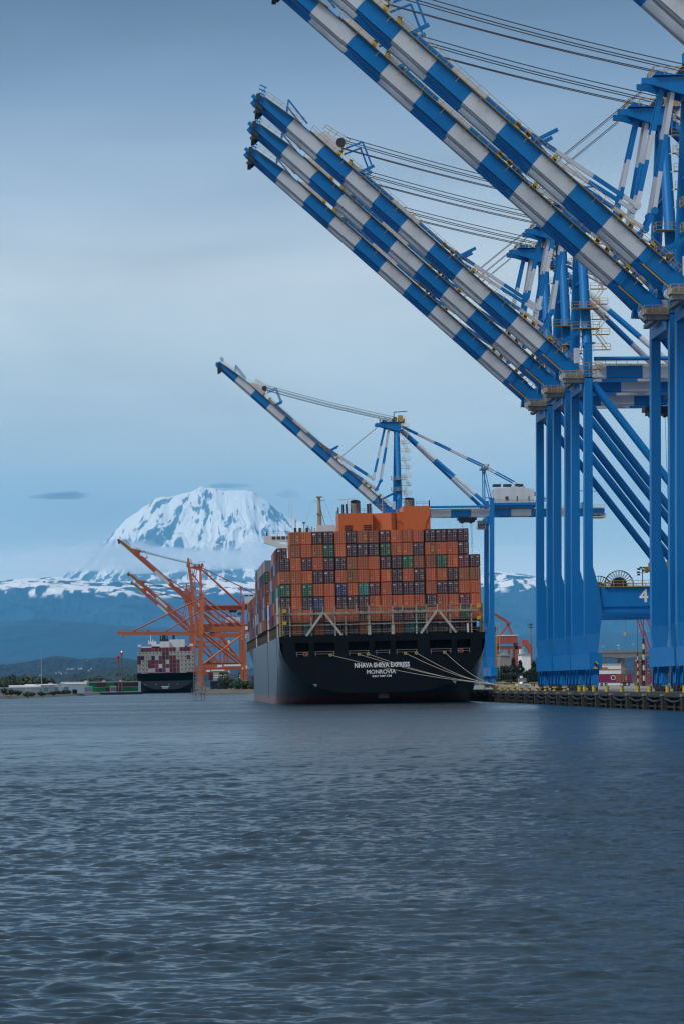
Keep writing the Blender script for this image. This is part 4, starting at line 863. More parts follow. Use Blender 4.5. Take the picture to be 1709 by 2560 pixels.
# ------------------------------------------------------------------ quay edge
def quay():
    qw = thing('quay_wall', 'dark concrete quay wall with timber fender piles along the waterline', 'quay wall', (QX, 0, 0))
    q = MB(); q.box(0, 1.9, 255, 1690, 1.75, QZ); q.box(1.6, 1.89, 255, 1690, -4, 1.74)
    q.build('deck_edge', CONCD, qw)
    q = MB(); q.box(1.0, 1.58, 255, 1690, -4, 1.745); q.build('back_wall', CONCD, qw)
    q = MB(); q.box(-.2, -.01, 255, 1690, 1.9, 2.2); q.box(.25, .7, 255, 1690, .35, .6); q.build('waling_beam', WOOD, qw)
    ys = [444.7 + 17.45 * k for k in range(-8, 40)]
    for y in ys:
        q = MB(); q.box(-.55, .35, y - .5, y + .5, -4, 2.0); q.box(-.62, .4, y - .6, y + .6, 2.02, 2.35, 1); q.box(.36, .95, y - .35, y + .35, -4, 1.7); q.build('fender_pile', [WOOD, CONC], qw)
    for y in ys[:34]:
        q = MB(); pts = [Vector((-.1, y + .6 + 16.2 * t, 1.75 - .55 * math.sin(math.pi * t))) for t in np.linspace(0, 1, 9)]
        for a, c in zip(pts[:-1], pts[1:]): q.tube(a, c, .2, 0, 8, cap=False)
        q.build('rubber_fender', BLACK, qw)
    q = MB()
    for y in ys[:34]: q.box(-.12, .05, y + 8.4, y + 9.0, -.2, 1.0); q.tube((.6, y + 5, -4), (.6, y + 5, 1.74), .3, 0, 8); q.tube((.6, y + 12, -4), (.6, y + 12, 1.74), .3, 0, 8)
    q.build('intermediate_pile', CONCD, qw)
    # bollards
    b = MB(); b.tube((0, 0, 0), (0, 0, .12), .5, 0, 14); b.tube((0, 0, .12), (0, 0, .5), .3, 0, 14, r2=.34); b.tube((0, 0, .5), (0, 0, .66), .34, 0, 14, r2=.6); b.tube((0, 0, .66), (0, 0, .8), .6, 0, 14, r2=.4)
    b0 = tag(b.build('bollard', YEL2, loc=(QX + 1, 690, QZ)), 'low yellow mushroom bollard on the quay edge, farthest in the row', 'bollard', 'yellow mooring bollards along the quay edge')
    yy = [676, 663, 651, 638, 624, 610, 596, 582, 567]
    for i, y in enumerate(yy):
        c = b0.copy(); C.objects.link(c); c.location.y = y; c['label'] = f'low yellow mushroom bollard on the quay edge, {ORD[i + 1]} from the ship'
    b = MB(); b.tube((0, 0, 0), (0, 0, .9), .33, 0, 14); b.tube((0, 0, .9), (0, 0, 1.0), .38, 0, 14); b.tube((0, 0, .42), (0, 0, .5), .36, 0, 14)
    p0 = tag(b.build('post', YEL2, loc=(QX + .8, 545, QZ)), 'stout yellow steel post on the quay edge, farthest left', 'post', 'stout yellow posts on the near quay edge')
    for i, y in enumerate((538, 526, 510, 493, 476, 464, 447, 432)):
        c = p0.copy(); C.objects.link(c); c.location.y = y; c['label'] = f'stout yellow steel post on the quay edge, {ORD[i + 1]} from the left'
    # barrier frames beside the ship stern
    f = MB()
    for x in (0, 1.6, 3.2): f.box(x - .08, x + .08, -.08, .08, 0, 1.2)
    f.box(-.08, 3.28, -.06, .06, 1.12, 1.28); f.box(0, 3.2, -.05, .05, .55, .66)
    f0 = tag(f.build('barrier', YEL2, loc=(QX + 1.6, 668, QZ)), 'yellow pipe barrier on the quay nearest the ship stern', 'barrier', 'yellow barriers on the quay')
    for i, (x, y) in enumerate(((QX + 2.6, 700), (QX + 1.2, 715), (112, 1120), (118, 1120), (124, 1120), (131, 1125))):
        c = f0.copy(); C.objects.link(c); c.location = (x, y, QZ); c.scale = (1.6, 1, 1.3) if i > 1 else (1.2, 1, 1.2)
        c['label'] = ['yellow pipe barrier, second from the ship stern', 'yellow pipe barrier, third from the ship stern, partly behind the ropes', 'yellow fence frame in front of the dark trees, leftmost', 'yellow fence frame in front of the dark trees, second from left', 'yellow fence frame in front of the dark trees, third from left', 'yellow fence frame beside the white pickup, rightmost'][i]
quay()

# ------------------------------------------------------------------ trees
def tree(name, label, P, h, w, seed, conifer=False, group=None, n=900, leaf=.5, cat='tree', m=None):
    r = random.Random(seed); root = thing(name, label, cat, P, group)
    t = MB(); t.tube((0, 0, 0), (0, 0, h * .55), .03 * h + .05, 0, 7, r2=.012 * h + .02)
    for k in range(5): a = r.uniform(0, 6.28); z = h * r.uniform(.3, .5); t.tube((0, 0, z), (math.cos(a) * w * .3, math.sin(a) * w * .3, z + h * .2), .012 * h + .02, 0, 5, r2=.03)
    t.build('trunk', BARK, root)
    c = MB(); blobs = [(r.gauss(0, w * .2), r.gauss(0, w * .2), h * r.uniform(.32, .86), w * r.uniform(.16, .3)) for _ in range(11)]
    for i in range(n):
        if conifer: z = h * (.12 + .88 * r.random() ** 1.4); rr = w * .5 * (1.04 - z / h) * math.sqrt(r.random()) * (1 + .3 * math.sin(z * 2.3 + seed)); a = r.uniform(0, 6.28); p = Vector((rr * math.cos(a), rr * math.sin(a), z))
        else:
            bx, by, bz, br = r.choice(blobs); d = Vector((r.gauss(0, 1), r.gauss(0, 1), r.gauss(0, 1))).normalized() * br * r.random() ** .35; p = Vector((bx, by, bz)) + Vector((d.x, d.y, d.z * .8))
        u = Vector((r.gauss(0, 1), r.gauss(0, 1), r.gauss(0, .6))).normalized() * leaf * r.uniform(.5, 1.2); v = u.cross(Vector((r.gauss(0, 1), r.gauss(0, 1), r.gauss(0, 1)))).normalized() * leaf * r.uniform(.3, .8)
        c.add([p - u, p + v * .8, p + u, p - v], [(0, 1, 2, 3)])
    c.build('crown', m or (LEAFD if conifer else LEAF), root, fix=False); return root
def gp(x, D, z=QZ): p = at(x, 1700, D); return Vector((p.x, D, z))
for i, (x, D, h, w, con) in enumerate(((1243, 1240, 9, 7, 0), (1262, 1255, 8.5, 7, 0), (1283, 1230, 11.5, 7.5, 1), (1300, 1245, 10.5, 8, 1), (1318, 1235, 8, 7, 0), (1334, 1240, 10, 8, 1))):
    tree('conifer' if con else 'broadleaf_tree', ['dark bushy tree just right of the distant crane leg', 'low dark tree between the crane leg and the pointed conifer', 'tall pointed dark conifer in the middle of the tree clump', 'dark conifer behind the grey kiosk', 'round dark tree above the white pickup', 'dark conifer half hidden by the nearest blue legs'][i], gp(x, D), h, w, 20 + i, con, 'dark trees behind the quay', 1500, .55, m=LEAFD)
for i, (x, D, h, w) in enumerate(((563, 1850, 9.5, 11), (578, 1852, 6.5, 8), (592, 1846, 5, 8), (606, 1846, 5.2, 8), (620, 1846, 4.6, 8), (634, 1840, 5, 8), (648, 1838, 5, 8), (600, 1990, 8, 5), (645, 1900, 9, 7))):
    tree('shrub' if 0 < i < 7 else 'broadleaf_tree', ['large rounded green tree on the bank beside the beacon tower', 'low dark shrub right beside the large rounded tree', 'dark bank shrub, third from the beacon tower', 'dark bank shrub midway to the ship side', 'dark bank shrub below the parked vans', 'dark bank shrub close to the black ship side', 'dark bank shrub partly behind the ship side', 'slender tree in front of the green containers', 'dark tree touching the ship side behind the shrubs'][i], gp(x, D, 1.9), h, w, 60 + i, False, 'bank shrubs and trees by the orange cranes', 700, .7, 'shrub' if 0 < i < 7 else 'tree')
for i, (x, D, h, w) in enumerate(((8, 1420, 6, 5), (27, 1400, 5, 6), (44, 1410, 4.5, 5), (145, 1640, 4, 6), (156, 1650, 5, 6), (170, 1680, 5, 6), (184, 1700, 6, 6), (100, 1500, 3.5, 6), (70, 1450, 3, 7), (125, 1560, 3, 7))):
    tree('shrub', ['round green shrub before the warehouse at the left edge of the photo', 'dark round shrub close to the water near the left edge', 'pointed green shrub right of the dark round one', 'green shrub below the blue framed windows, leftmost', 'green shrub below the blue framed windows, middle', 'green shrub below the blue framed windows, right', 'green shrub just left of the green railway containers', 'low bush at the foot of the tall steel pole', 'low wide bush left of the tall steel pole', 'low wide bush right of the tall steel pole'][i], gp(x, D, 1.0), h * (.6 if i < 3 else .38), w * .65, 90 + i, False, 'shrubs on the left shore', 450, .6, 'shrub')
for i, (x, D, h, w) in enumerate(((-3, 2300, 15, 18), (25, 2300, 16, 22), (45, 2350, 18, 24), (62, 2350, 14, 18), (85, 2250, 16, 18), (97, 2250, 17, 16), (113, 2250, 19, 12), (215, 2700, 15, 26), (240, 2700, 17, 26), (262, 2700, 14, 24), (335, 2900, 22, 30))):
    tree('broadleaf_tree', ['dark tree at the left edge behind the warehouse roof', 'broad dark tree behind the warehouse, second from left edge', 'broad dark tree behind the warehouse, third from left edge', 'lower dark tree left of the gap before the tall pole', 'dark tree just left of the tall steel pole', 'dark tree behind the tall steel pole', 'narrow dark tree just right of the tall steel pole', 'dim tree over the white warehouse roof, left', 'dim tree over the white warehouse roof, middle', 'dim tree over the white warehouse roof, right', 'large dim tree directly left of the distant ship'][i], gp(x, D, 1.3), h * .62, w, 120 + i, False, 'trees behind the warehouses', 800, 1.5)

# ------------------------------------------------------------------ left shore: warehouses, train, poles
def warehouse(label, xa, Da, xb, Db, top, m, wins=()):
    a, b = gp(xa, Da, 1.3), gp(xb, Db, 1.3); d = (b - a); L = d.length; rz = math.atan2(d.y, d.x)
    root = thing('warehouse', label, 'building', a, 'long flat roofed warehouses on the left shore', rz); ht = top
    q = MB(); q.box(0, L, 0, 18, 0, ht - .3); q.build('wall', m, root)
    q = MB(); q.box(-.2, L + .2, -.2, 18, ht - .28, ht); rf = q.build('roof', WALLW, root)
    q = MB()
    for k in range(int(L / 25)): q.box(12 + 25 * k, 14 + 25 * k, 6, 8, ht + .01, ht + .7)
    q.build('roof_vent', STEEL, rf)
    for u0, u1, z0, z1 in wins:
        q = MB(); q.box(u0, u1, -.12, -.01, z0, z1, 0); q.box(u0 + .5, u1 - .5, -.16, -.121, z0 + .5, z1 - .5, 1); q.build('window', [SHIPW, mat('blue_glazing', (.03, .10, .13), .15) if 'blue_glazing' not in bpy.data.materials else bpy.data.materials['blue_glazing']], root)
    q = MB()
    for k in range(int(L / 12)): q.box(6 + 12 * k, 6.2 + 12 * k, -.1, -.01, 0, ht - .6)
    q.build('wall_pilaster', m, root)
warehouse('long grey warehouse at the left edge of the photo', -25, 1600, 101, 1640, 3.9, WALLG, ((32, 34.5, 2, 3), (36, 38.5, 2, 3)))
warehouse('mid grey warehouse with three large blue framed windows', 101.5, 1641, 142, 1665, 4.9, WALLG, ((4, 12, .8, 4.2), (20, 28, .8, 4.2), (36, 44, .8, 4.2)))
warehouse('white and grey warehouse between the window front and the long white hall', 142.5, 1666, 217, 1730, 5.4, WALLW, ((60, 78, .5, 4), (120, 135, .5, 4)))
warehouse('long bright white warehouse behind the railway containers', 217.5, 1930, 352, 2000, 6.9, WALLW)
def railway():
    q = MB(); a, b = gp(196, 1872, 0), gp(350, 1900, 0); q.beam(a + Vector((0, 0, .3)), b + Vector((0, 0, .3)), 6, 2.2, 0, ref=(1, 0, 0)); tag(q.build('barge', DARK), 'long low dark barge moored below the railway containers', 'barge')
    codes = [('g', 'g', 219, 240), ('g', 'm', 240.5, 262), ('m', 'g', 262.5, 283), ('m', 'm', 283.5, 303), ('g', 'm', 303.5, 323), ('g', 'm', 323.5, 343)]
    for i, (lo, hi, x0, x1) in enumerate(codes):
        D0 = 1885 + (x0 - 219) * .2; p = gp(x0, D0, 1.6); p2 = gp(x1, 1885 + (x1 - 219) * .2, 1.6); d = p2 - p; rz = math.atan2(d.y, d.x) - math.pi / 2
        for t, c in enumerate((lo, hi)):
            Mx = Matrix.Translation(p + Vector((0, 0, .2 + 2.9 * t))) @ Matrix.Rotation(rz, 4, 'Z') @ Matrix.Diagonal((1, d.length / 12.4, 1, 1))
            o = container(c, f'{COL[c][0]} railway container, {"upper" if t else "lower"} one of the {ORD[i]} pair from the left', 'railway container', 'containers on the train by the left shore', Mx, parts=False)
            if c == 'g' or (i + t) % 2:
                s_ = MB(); s_.box(-1.32, -1.25, 2.5, 9.5, 1.0, 1.9); s_.build('white_band', SIGNW, o)
railway()
def pole(name, label, cat, x, D, ytop, r=.18, z0=1.3, group=None, m=STEEL, head=None, ybot=None):
    p = gp(x, D, z0); top = at(x, ytop, D).z; root = thing(name, label, cat, p, group); q = MB(); q.tube((0, 0, 0), (0, 0, top - z0), r, 0, 10, r2=r * .6); q.build('pole', m, root)
    return root, top - z0
RUST = mat('rusty_pole_steel', (.13, .10, .09), .7, streak=.4)
pole('power_pole', 'tall thin steel pole standing before the left warehouses', 'pole', 104, 1640, 1632, .32, m=STEEL)
for i, (x, yt) in enumerate(((22, 1700), (52, 1690), (78, 1682), (117, 1681), (161, 1684), (190, 1690), (233, 1679), (262, 1675), (268, 1706), (278, 1702), (312, 1675))):
    r_, h_ = pole('utility_pole', ['at the left edge before the grey warehouse', 'second from the left edge', 'left of the tall steel pole', 'just right of the tall steel pole', 'above the blue framed windows', 'midway along the white warehouse', 'at the left end of the green railway containers', 'tallest over the maroon railway containers', 'short one right of the tallest', 'just left of the red signals', 'right of the green lit signal'][i], 'pole', x, 1760 + x * 1.2, yt, .16, m=RUST, group='thin utility poles on the left shore'); r_['label'] = 'thin brown utility pole ' + r_['label']
    q = MB(); q.box(-.9, .9, -.1, .1, h_ - 1.2, h_ - 1.0); q.build('cross_arm', RUST, r_)
REDM = mat('signal_red', (.5, .03, .03), .5)
GL = bpy.data.materials.new('green_signal_light'); GL.use_nodes = True; GL.node_tree.nodes['Principled BSDF'].inputs['Emission Color'].default_value = (.02, 1, .35, 1); GL.node_tree.nodes['Principled BSDF'].inputs['Emission Strength'].default_value = 1.2
for x, yt, lit, lab in ((297, 1651, 0, 'shorter red signal mast with an unlit lamp box by the water'), (305, 1636, 1, 'taller red signal mast showing a green light by the water')):
    r_, h_ = pole('signal_mast', lab, 'signal', x, 1862, yt, .38, m=RUST, group='red signal masts by the railway containers')
    q = MB(); q.box(-.85, .85, -.6, .6, h_ - .4, h_ + 2.6); hd = q.build('lamp_box', REDM, r_); q = MB(); q.tube((0, -.72, h_ + 1.6), (0, -.61, h_ + 1.6), .5, 0, 12); q.build('lamp', GL if lit else DARK, hd)
# houses on the hillside
def houses():
    r = random.Random(3); pts = [(100, 1688), (140, 1681), (148, 1679), (153, 1683), (167, 1673), (171, 1671), (180, 1671), (185, 1670), (197, 1671), (203, 1670), (165, 1682), (222, 1675), (228, 1670), (212, 1693), (235, 1689), (243, 1687), (250, 1687), (218, 1651), (360, 1690), (45, 1692), (1508, 1615), (1545, 1612), (1547, 1619), (1583, 1610)]
    side = ['white hillside house on the far wooded slope']
    for i, (x, y) in enumerate(pts):
        D = 6200 if i != 17 else 8600; p = at(x, y + 2, D - 60); root = thing('house', f'small pale house on the wooded hill, {ORD[i] if i < 20 else ["leftmost over the bridge", "upper one over the bridge", "lower one over the bridge", "rightmost over the bridge"][i - 20]}{" along the slope from the left" if i < 20 else ", far away"}', 'house', p, 'pale houses on the far hillside')
        w, d, h = r.uniform(2.5, 5.5), 6, r.uniform(1.0, 1.9); q = MB(); q.box(-w / 2, w / 2, 0, d, -1.0, h); q.build('wall', WALLG if i % 3 else WALLW, root)
        q = MB(); q.prism([(-w / 2 - .3, h), (w / 2 + .3, h), (0, h + .8)], -.4, d + .4); q.build('roof', WALLG, root)
houses()

# ------------------------------------------------------------------ beacon tower in the water
def beacon():
    root = thing('beacon_tower', 'grey lattice steel beacon tower standing on piles in the water', 'tower', (8.6, 1000, 0)); q = MB()
    for x in (-1.9, -.9, .9, 1.9):
        for y in (-1.5, 1.5): q.tube((x, y, -3), (x, y, 2.2), .16, 0, 8)
    q.build('pile', STEEL, root)
    q = MB(); q.box(-2.3, 2.3, -2, 2, 2.2, 2.45); q.box(-1.7, 1.7, -1.4, 1.4, 4.2, 4.3); q.box(-2.1, 2.1, -1.8, 1.8, 9.6, 9.75); q.rail([(-2.3, -2, 2.45), (2.3, -2, 2.45), (2.3, 2, 2.45)], 0, t=.07, sp=1); q.rail([(-2.1, -1.8, 9.75), (2.1, -1.8, 9.75), (2.1, 1.8, 9.75), (-2.1, 1.8, 9.75), (-2.1, -1.8, 9.75)], 0, t=.07, sp=.8); q.build('platform', STEEL, root)
    q = MB()
    for x in (-1.5, 1.5):
        for y in (-1.2, 1.2): q.beam((x, y, 2.4), (x, y, 9.6), .12, .12, 0)
    for k in range(6):
        z = 2.5 + 1.18 * k
        for y in (-1.2, 1.2): q.beam((-1.5, y, z), (1.5, y, z + 1.18), .05, .05); q.beam((-1.5, y, z + 1.18), (1.5, y, z), .05, .05); q.beam((-1.5, y, z), (1.5, y, z), .06, .06)
    for z in (2.6, 3.4, 4.6, 5.2): q.box(-1.2 + z * .1, .9, -1.35, -1.3, z, z + .5)
    q.build('lattice', STEEL, root)
    q = MB(); q.beam((2.2, 0, 2.4), (6.4, 2, 3.9), .6, .12); q.rail([(2.2, 0, 2.5), (6.4, 2, 4)], 0, t=.05); q.build('gangway', STEEL, root)
beacon()

# ------------------------------------------------------------------ yard behind the quay
def place_container(code, label, x, D, z, rz=0.0, parts=True, group='containers standing in the yard'):
    return container(code, label, 'shipping container', group, Matrix.Translation(gp(x, D, z)) @ Matrix.Rotation(rz, 4, 'Z'), parts=parts)
for t, (a, b, la, lb) in enumerate((('N', 'P', 'brown yard container, bottom left of the stack by the striped poles', 'magenta yard container at the bottom right of the stack'), ('N', 'm', 'reddish brown yard container, middle left of the stack', 'maroon yard container, middle right of the stack'), ('m', 'B', 'dark maroon yard container, top left of the stack', 'navy yard container, top right of the stack'))):
    place_container(a, la, 1595, 960, QZ + .05 + t * 2.9, rad(-14)); place_container(b, lb, 1616, 958, QZ + .05 + t * 2.9, rad(-6))
def trailer():
    p = gp(1487, 1012, QZ); root = thing('container_trailer', 'road trailer chassis carrying the magenta container behind the quay', 'trailer', p)
    q = MB(); q.box(0, 12.4, -.5, .5, .95, 1.2); q.box(.2, .5, -1.1, 1.1, .9, 1.2); q.box(11.8, 12.2, -1.1, 1.1, .9, 1.2); q.build('chassis', DARK, root)
    for x in (2.0, 3.4, 9.6, 10.9):
        q = MB(); q.tube((x, -1.2, .5), (x, -.75, .5), .5, 0, 14); q.tube((x, -1.22, .5), (x, -1.2, .5), .25, 1, 10); q.build('wheel', [BLACK, STEEL], root)
    o = container('P', 'long magenta container on a trailer with white letters on its side', 'shipping container', 'containers standing in the yard', Matrix.Translation(p + Vector((.1, 1.22, 1.22))) @ Matrix.Rotation(rad(-90), 4, 'Z'), parts=False)
    t = text_mesh('container_lettering', 'ONE', 2.2, SIGNW, o, (1.25, 7.3, 1.45), bold=.03); t.rotation_euler = (math.pi / 2, 0, math.pi / 2)
    q = MB(); q.box(-1.24, 1.24, -.3, 0, .1, 2.8); q.build('end_frame', YEL, o)
    r2 = thing('container_trailer', 'road trailer chassis with white mudflaps under the brown container', 'trailer', gp(1560, 1000, QZ))
    q = MB(); q.box(-.5, .5, 0, 12, .95, 1.2); q.box(-1.2, 1.2, 0, .2, .9, 1.2); q.build('chassis', DARK, r2)
    for x in (-.9, .9):
        q = MB(); q.tube((x - .25, 1, .5), (x + .25, 1, .5), .5, 0, 14); q.build('wheel', BLACK, r2)
        q = MB(); q.box(x - .32, x + .32, .1, .14, .25, .9); q.build('mudflap', SIGNW, r2); q = MB(); q.box(x - .12, x + .12, -.06, 0, .98, 1.16); q.build('tail_lamp', REDM, r2)
    place_container('N', 'rusty brown container on a trailer, its doors facing the water', 1560, 1000, QZ + 1.22)
trailer()
def striped_pole(label, x, D, ytop, ystripe, ybase, r, flood=False):
    p = gp(x, D, QZ); root = thing('floodlight_mast' if flood else 'striped_pole', label, 'light mast' if flood else 'pole', p, None if flood else 'black and white striped poles'); zt = at(x, ytop, D).z - QZ; zs = at(x, ystripe, D).z - QZ
    q = MB(); n = 9
    for k in range(n): q.tube((0, 0, zs * k / n), (0, 0, zs * (k + 1) / n), r, k % 2, 10)
    if zt > zs: q.tube((0, 0, zs), (0, 0, zt), r * .55, 2, 10, r2=r * .4)
    q.build('shaft', [BLACK, mat('stripe_cream', (.6, .5, .35), .6) if 'stripe_cream' not in bpy.data.materials else bpy.data.materials['stripe_cream'], RUST], root)
    if flood:
        q = MB()
        for dx, dz in ((-1.2, 0), (1.2, 0), (-1.3, -1.0), (1.3, -.9), (-.5, .4), (.5, .4), (-1.2, -1.7), (.2, -.5)): q.box(dx - .4, dx + .4, -.5, .2, zt + dz - .35, zt + dz + .2)
        q.beam((-1.5, 0, zt - .3), (1.5, 0, zt - .3), .15, .15); q.beam((-1.5, 0, zt - 1.2), (1.5, 0, zt - 1.2), .15, .15); q.build('floodlight', DARK, root)
striped_pole('black and cream striped pole close beside the numbered crane leg', 1484, 930, 1618, 1618, 1700, .22)
striped_pole('thin brown pole with a cream striped foot before the container stack', 1594, 930, 1500, 1632, 1700, .2)
striped_pole('tall floodlight mast with a striped foot rising above the numbered beam', 1609, 930, 1422, 1597, 1700, .36, True)
for i, (x, D, yt) in enumerate(((1328, 1300, 1562), (1239, 1300, 1571))):
    r_, h_ = pole('floodlight_mast', ['thin light mast left of the nearest blue legs', 'thin light mast beside the distant crane leg'][i], 'light mast', x, D, yt, .22, QZ, 'thin light masts behind the trees', RUST)
    q = MB(); q.box(-1.1, 1.1, -.3, .3, h_ - .3, h_); q.box(-.8, .8, -.4, .4, h_ - 1.3, h_ - .9); q.box(-.5, .5, -.3, .3, h_, h_ + .5); q.build('floodlight', DARK, r_)
def red_plant():
    D = 1650; o = gp(1266, D, QZ); k = 7700 / D; root = thing('luffing_crane', 'red luffing crane with a boxy red machine house above the trees', 'crane', o)
    P = lambda x, y: Vector(((x - 1266) / k, 0, at(x, y, D).z - QZ))
    q = MB(); a, b = P(1241, 1609), P(1292, 1590); q.box(a.x, b.x, -5, 5, a.z, b.z, 0); q.box(a.x - .2, b.x + .2, -5.2, 5.2, b.z + .01, b.z + .5, 1); q.build('machine_house', [mat('faded_red_paint', (.42, .085, .06), .6, streak=.4), WALLW], root)
    q = MB(); R_ = bpy.data.materials['faded_red_paint']
    for v in (-3, 3):
        for x0, x1 in ((1250, 1276), (1282, 1268)): p0, p1 = P(x0, 1590), P(x1, 1556); q.beam(p0 + Vector((0, v, 0)), p1 + Vector((0, v, 0)), .7, .7)
        p0, p1 = P(1274, 1560), P(1215, 1522); q.beam(p0 + Vector((0, v, 0)), p1 + Vector((0, v * .5, 0)), .45, .45); p0, p1 = P(1270, 1553), P(1215, 1519); q.beam(p0 + Vector((0, v, 0)), p1 + Vector((0, v * .5, 0)), .3, .3)
        for j in range(9): t = j / 9; q.beam(P(1274, 1560).lerp(P(1215, 1522), t) + Vector((0, v, 0)), P(1270, 1553).lerp(P(1215, 1519), t + .1) + Vector((0, v, 0)), .2, .2)
    q.build('boom', R_, root)
    q = MB(); 
    for x in (1243, 1289): q.box(P(x, 1600).x - .8, P(x, 1600).x + .8, -4, 4, 0, a.z)
    q.box(P(1241, 1).x, P(1303, 1).x, -4, 4, a.z - 3.2, a.z - 1.6); q.build('support_leg', R_, root)
    r2 = thing('pipe_gantry', 'orange red arched pipe gantry left of the nearest blue legs', 'gantry', gp(1316, 1600, QZ)); k2 = 7700 / 1600
    q = MB(); Q = lambda x, y: ((x - 1316) / k2, at(x, y, 1600).z - QZ)
    x0, z0 = Q(1304, 1616); x1, z1 = Q(1329, 1603); q.prism([(x1 - 1.6, 0), (x1 + .2, 0), (x1 + .2, z1 - 3), (x1 - 2, z1 - .5), (x0, z1 - .5), (x0, z0), (x1 - 3.2, z0), (x1 - 1.6, z0 - 2)], -2, 2); q.box(x0, x1 - 2, -1.5, 1.5, z1 - .45, z1 + .8); q.build('arch', RED, r2)
    for i, (x, w, top) in enumerate(((1268, 4.5, 1622), (1280, 4.5, 1619), (1291, 4, 1620), (1301, 4, 1618))):
        z = at(x, top, 1750).z - QZ; s_ = thing('silo', ['pale concrete silo, leftmost of the four behind the trees', 'pale concrete silo, second from left behind the trees', 'grey silo right of the machine house', 'white silo, rightmost of the four behind the trees'][i], 'silo', gp(x, 1750, QZ), 'silos behind the dark trees'); q = MB(); q.tube((0, 0, 0), (0, 0, z), w / 2, 0, 18); q.build('drum', WALLW if i == 3 else CONC, s_); q = MB(); q.tube((0, 0, z), (0, 0, z + .8), w / 2, 0, 18, r2=.4); q.rail([(-w / 2, -w / 2, z), (w / 2, -w / 2, z)], 0, t=.1); q.build('cap', STEEL, s_)
    for i, (x0, x1, y0, D_, m) in enumerate(((1250, 1275, 1640, 1500, CONC), (1303, 1326, 1638, 1480, WALLW))):
        a_ = gp(x0, D_, QZ); w_ = gp(x1, D_, QZ).x - a_.x; h_ = at(x0, y0, D_).z - QZ; s_ = thing('shed', ['grey plant building half hidden behind the dark trees', 'cream plant building below the orange arch'][i], 'building', a_); q = MB(); q.box(0, w_, 0, 14, 0, h_); q.build('wall', m, s_); q = MB(); q.prism([(-.3, h_), (w_ + .3, h_), (w_ + .3, h_ + .4), (w_ / 2, h_ + 1.3), (-.3, h_ + .4)], -.4, 14.4); q.build('roof', STEEL, s_)
    a_ = gp(1296, 1190, QZ); s_ = thing('kiosk', 'small grey concrete kiosk between the trees and the white pickup', 'kiosk', a_); q = MB(); q.box(0, 2.9, 0, 3, 0, 3.1); q.build('wall', CONC, s_); q = MB(); q.box(-.15, 3.05, -.15, 3.15, 3.11, 3.3); q.build('roof', GREYP, s_); q = MB(); q.box(.6, 1.6, 1, 2, 3.31, 4.1); q.build('roof_unit', WALLW, s_)
red_plant()
def lattice_crane():
    D = 1750; o = gp(1622, D, QZ); k = 7700 / D; root = thing('lattice_crane', 'red lattice boom crane seen under the numbered crane beam', 'crane', o); P = lambda x, y: Vector(((x - 1622) / k, 0, at(x, y, D).z - QZ)); Rm = bpy.data.materials['signal_red']
    def lat(name, a, b, w, n):
        q = MB(); up_ = (b - a).cross(Vector((0, 1, 0))).normalized() * w
        for s_ in (-1, 1):
            for v in (-w, w): q.beam(a + up_ * s_ + Vector((0, v, 0)), b + up_ * s_ * .6 + Vector((0, v * .6, 0)), .34, .34)
        for i in range(n):
            s_ = 1 if i % 2 else -1; q.beam(a.lerp(b, i / n) + up_ * s_ + Vector((0, -w, 0)), a.lerp(b, (i + 1) / n) - up_ * s_ + Vector((0, -w, 0)), .22, .22)
        q.build(name, Rm, root)
    lat('main_boom', P(1624, 1632), P(1583, 1500), 1.0, 16); lat('main_boom', P(1652, 1632), P(1602, 1500), .7, 14); lat('jib', P(1583, 1500), P(1557, 1550), .8, 8)
    q = MB(); p = P(1563, 1552); e = P(1564, 1585); q.beam(p, e, .07, .07); q.tube(e + Vector((0, 0, -1)), e + Vector((0, 0, 1)), .7, 1, 10); q.beam(e - Vector((0, 0, 1)), P(1565, 1625), .06, .06); q.build('hook_block', [ROPE, YEL2], root)
    q = MB(); q.box(-4, 8, -3, 3, 1.2, 4.5); q.box(-5, 9, -4, 4, 0, 1.2); q.build('crane_body', Rm, root)
lattice_crane()
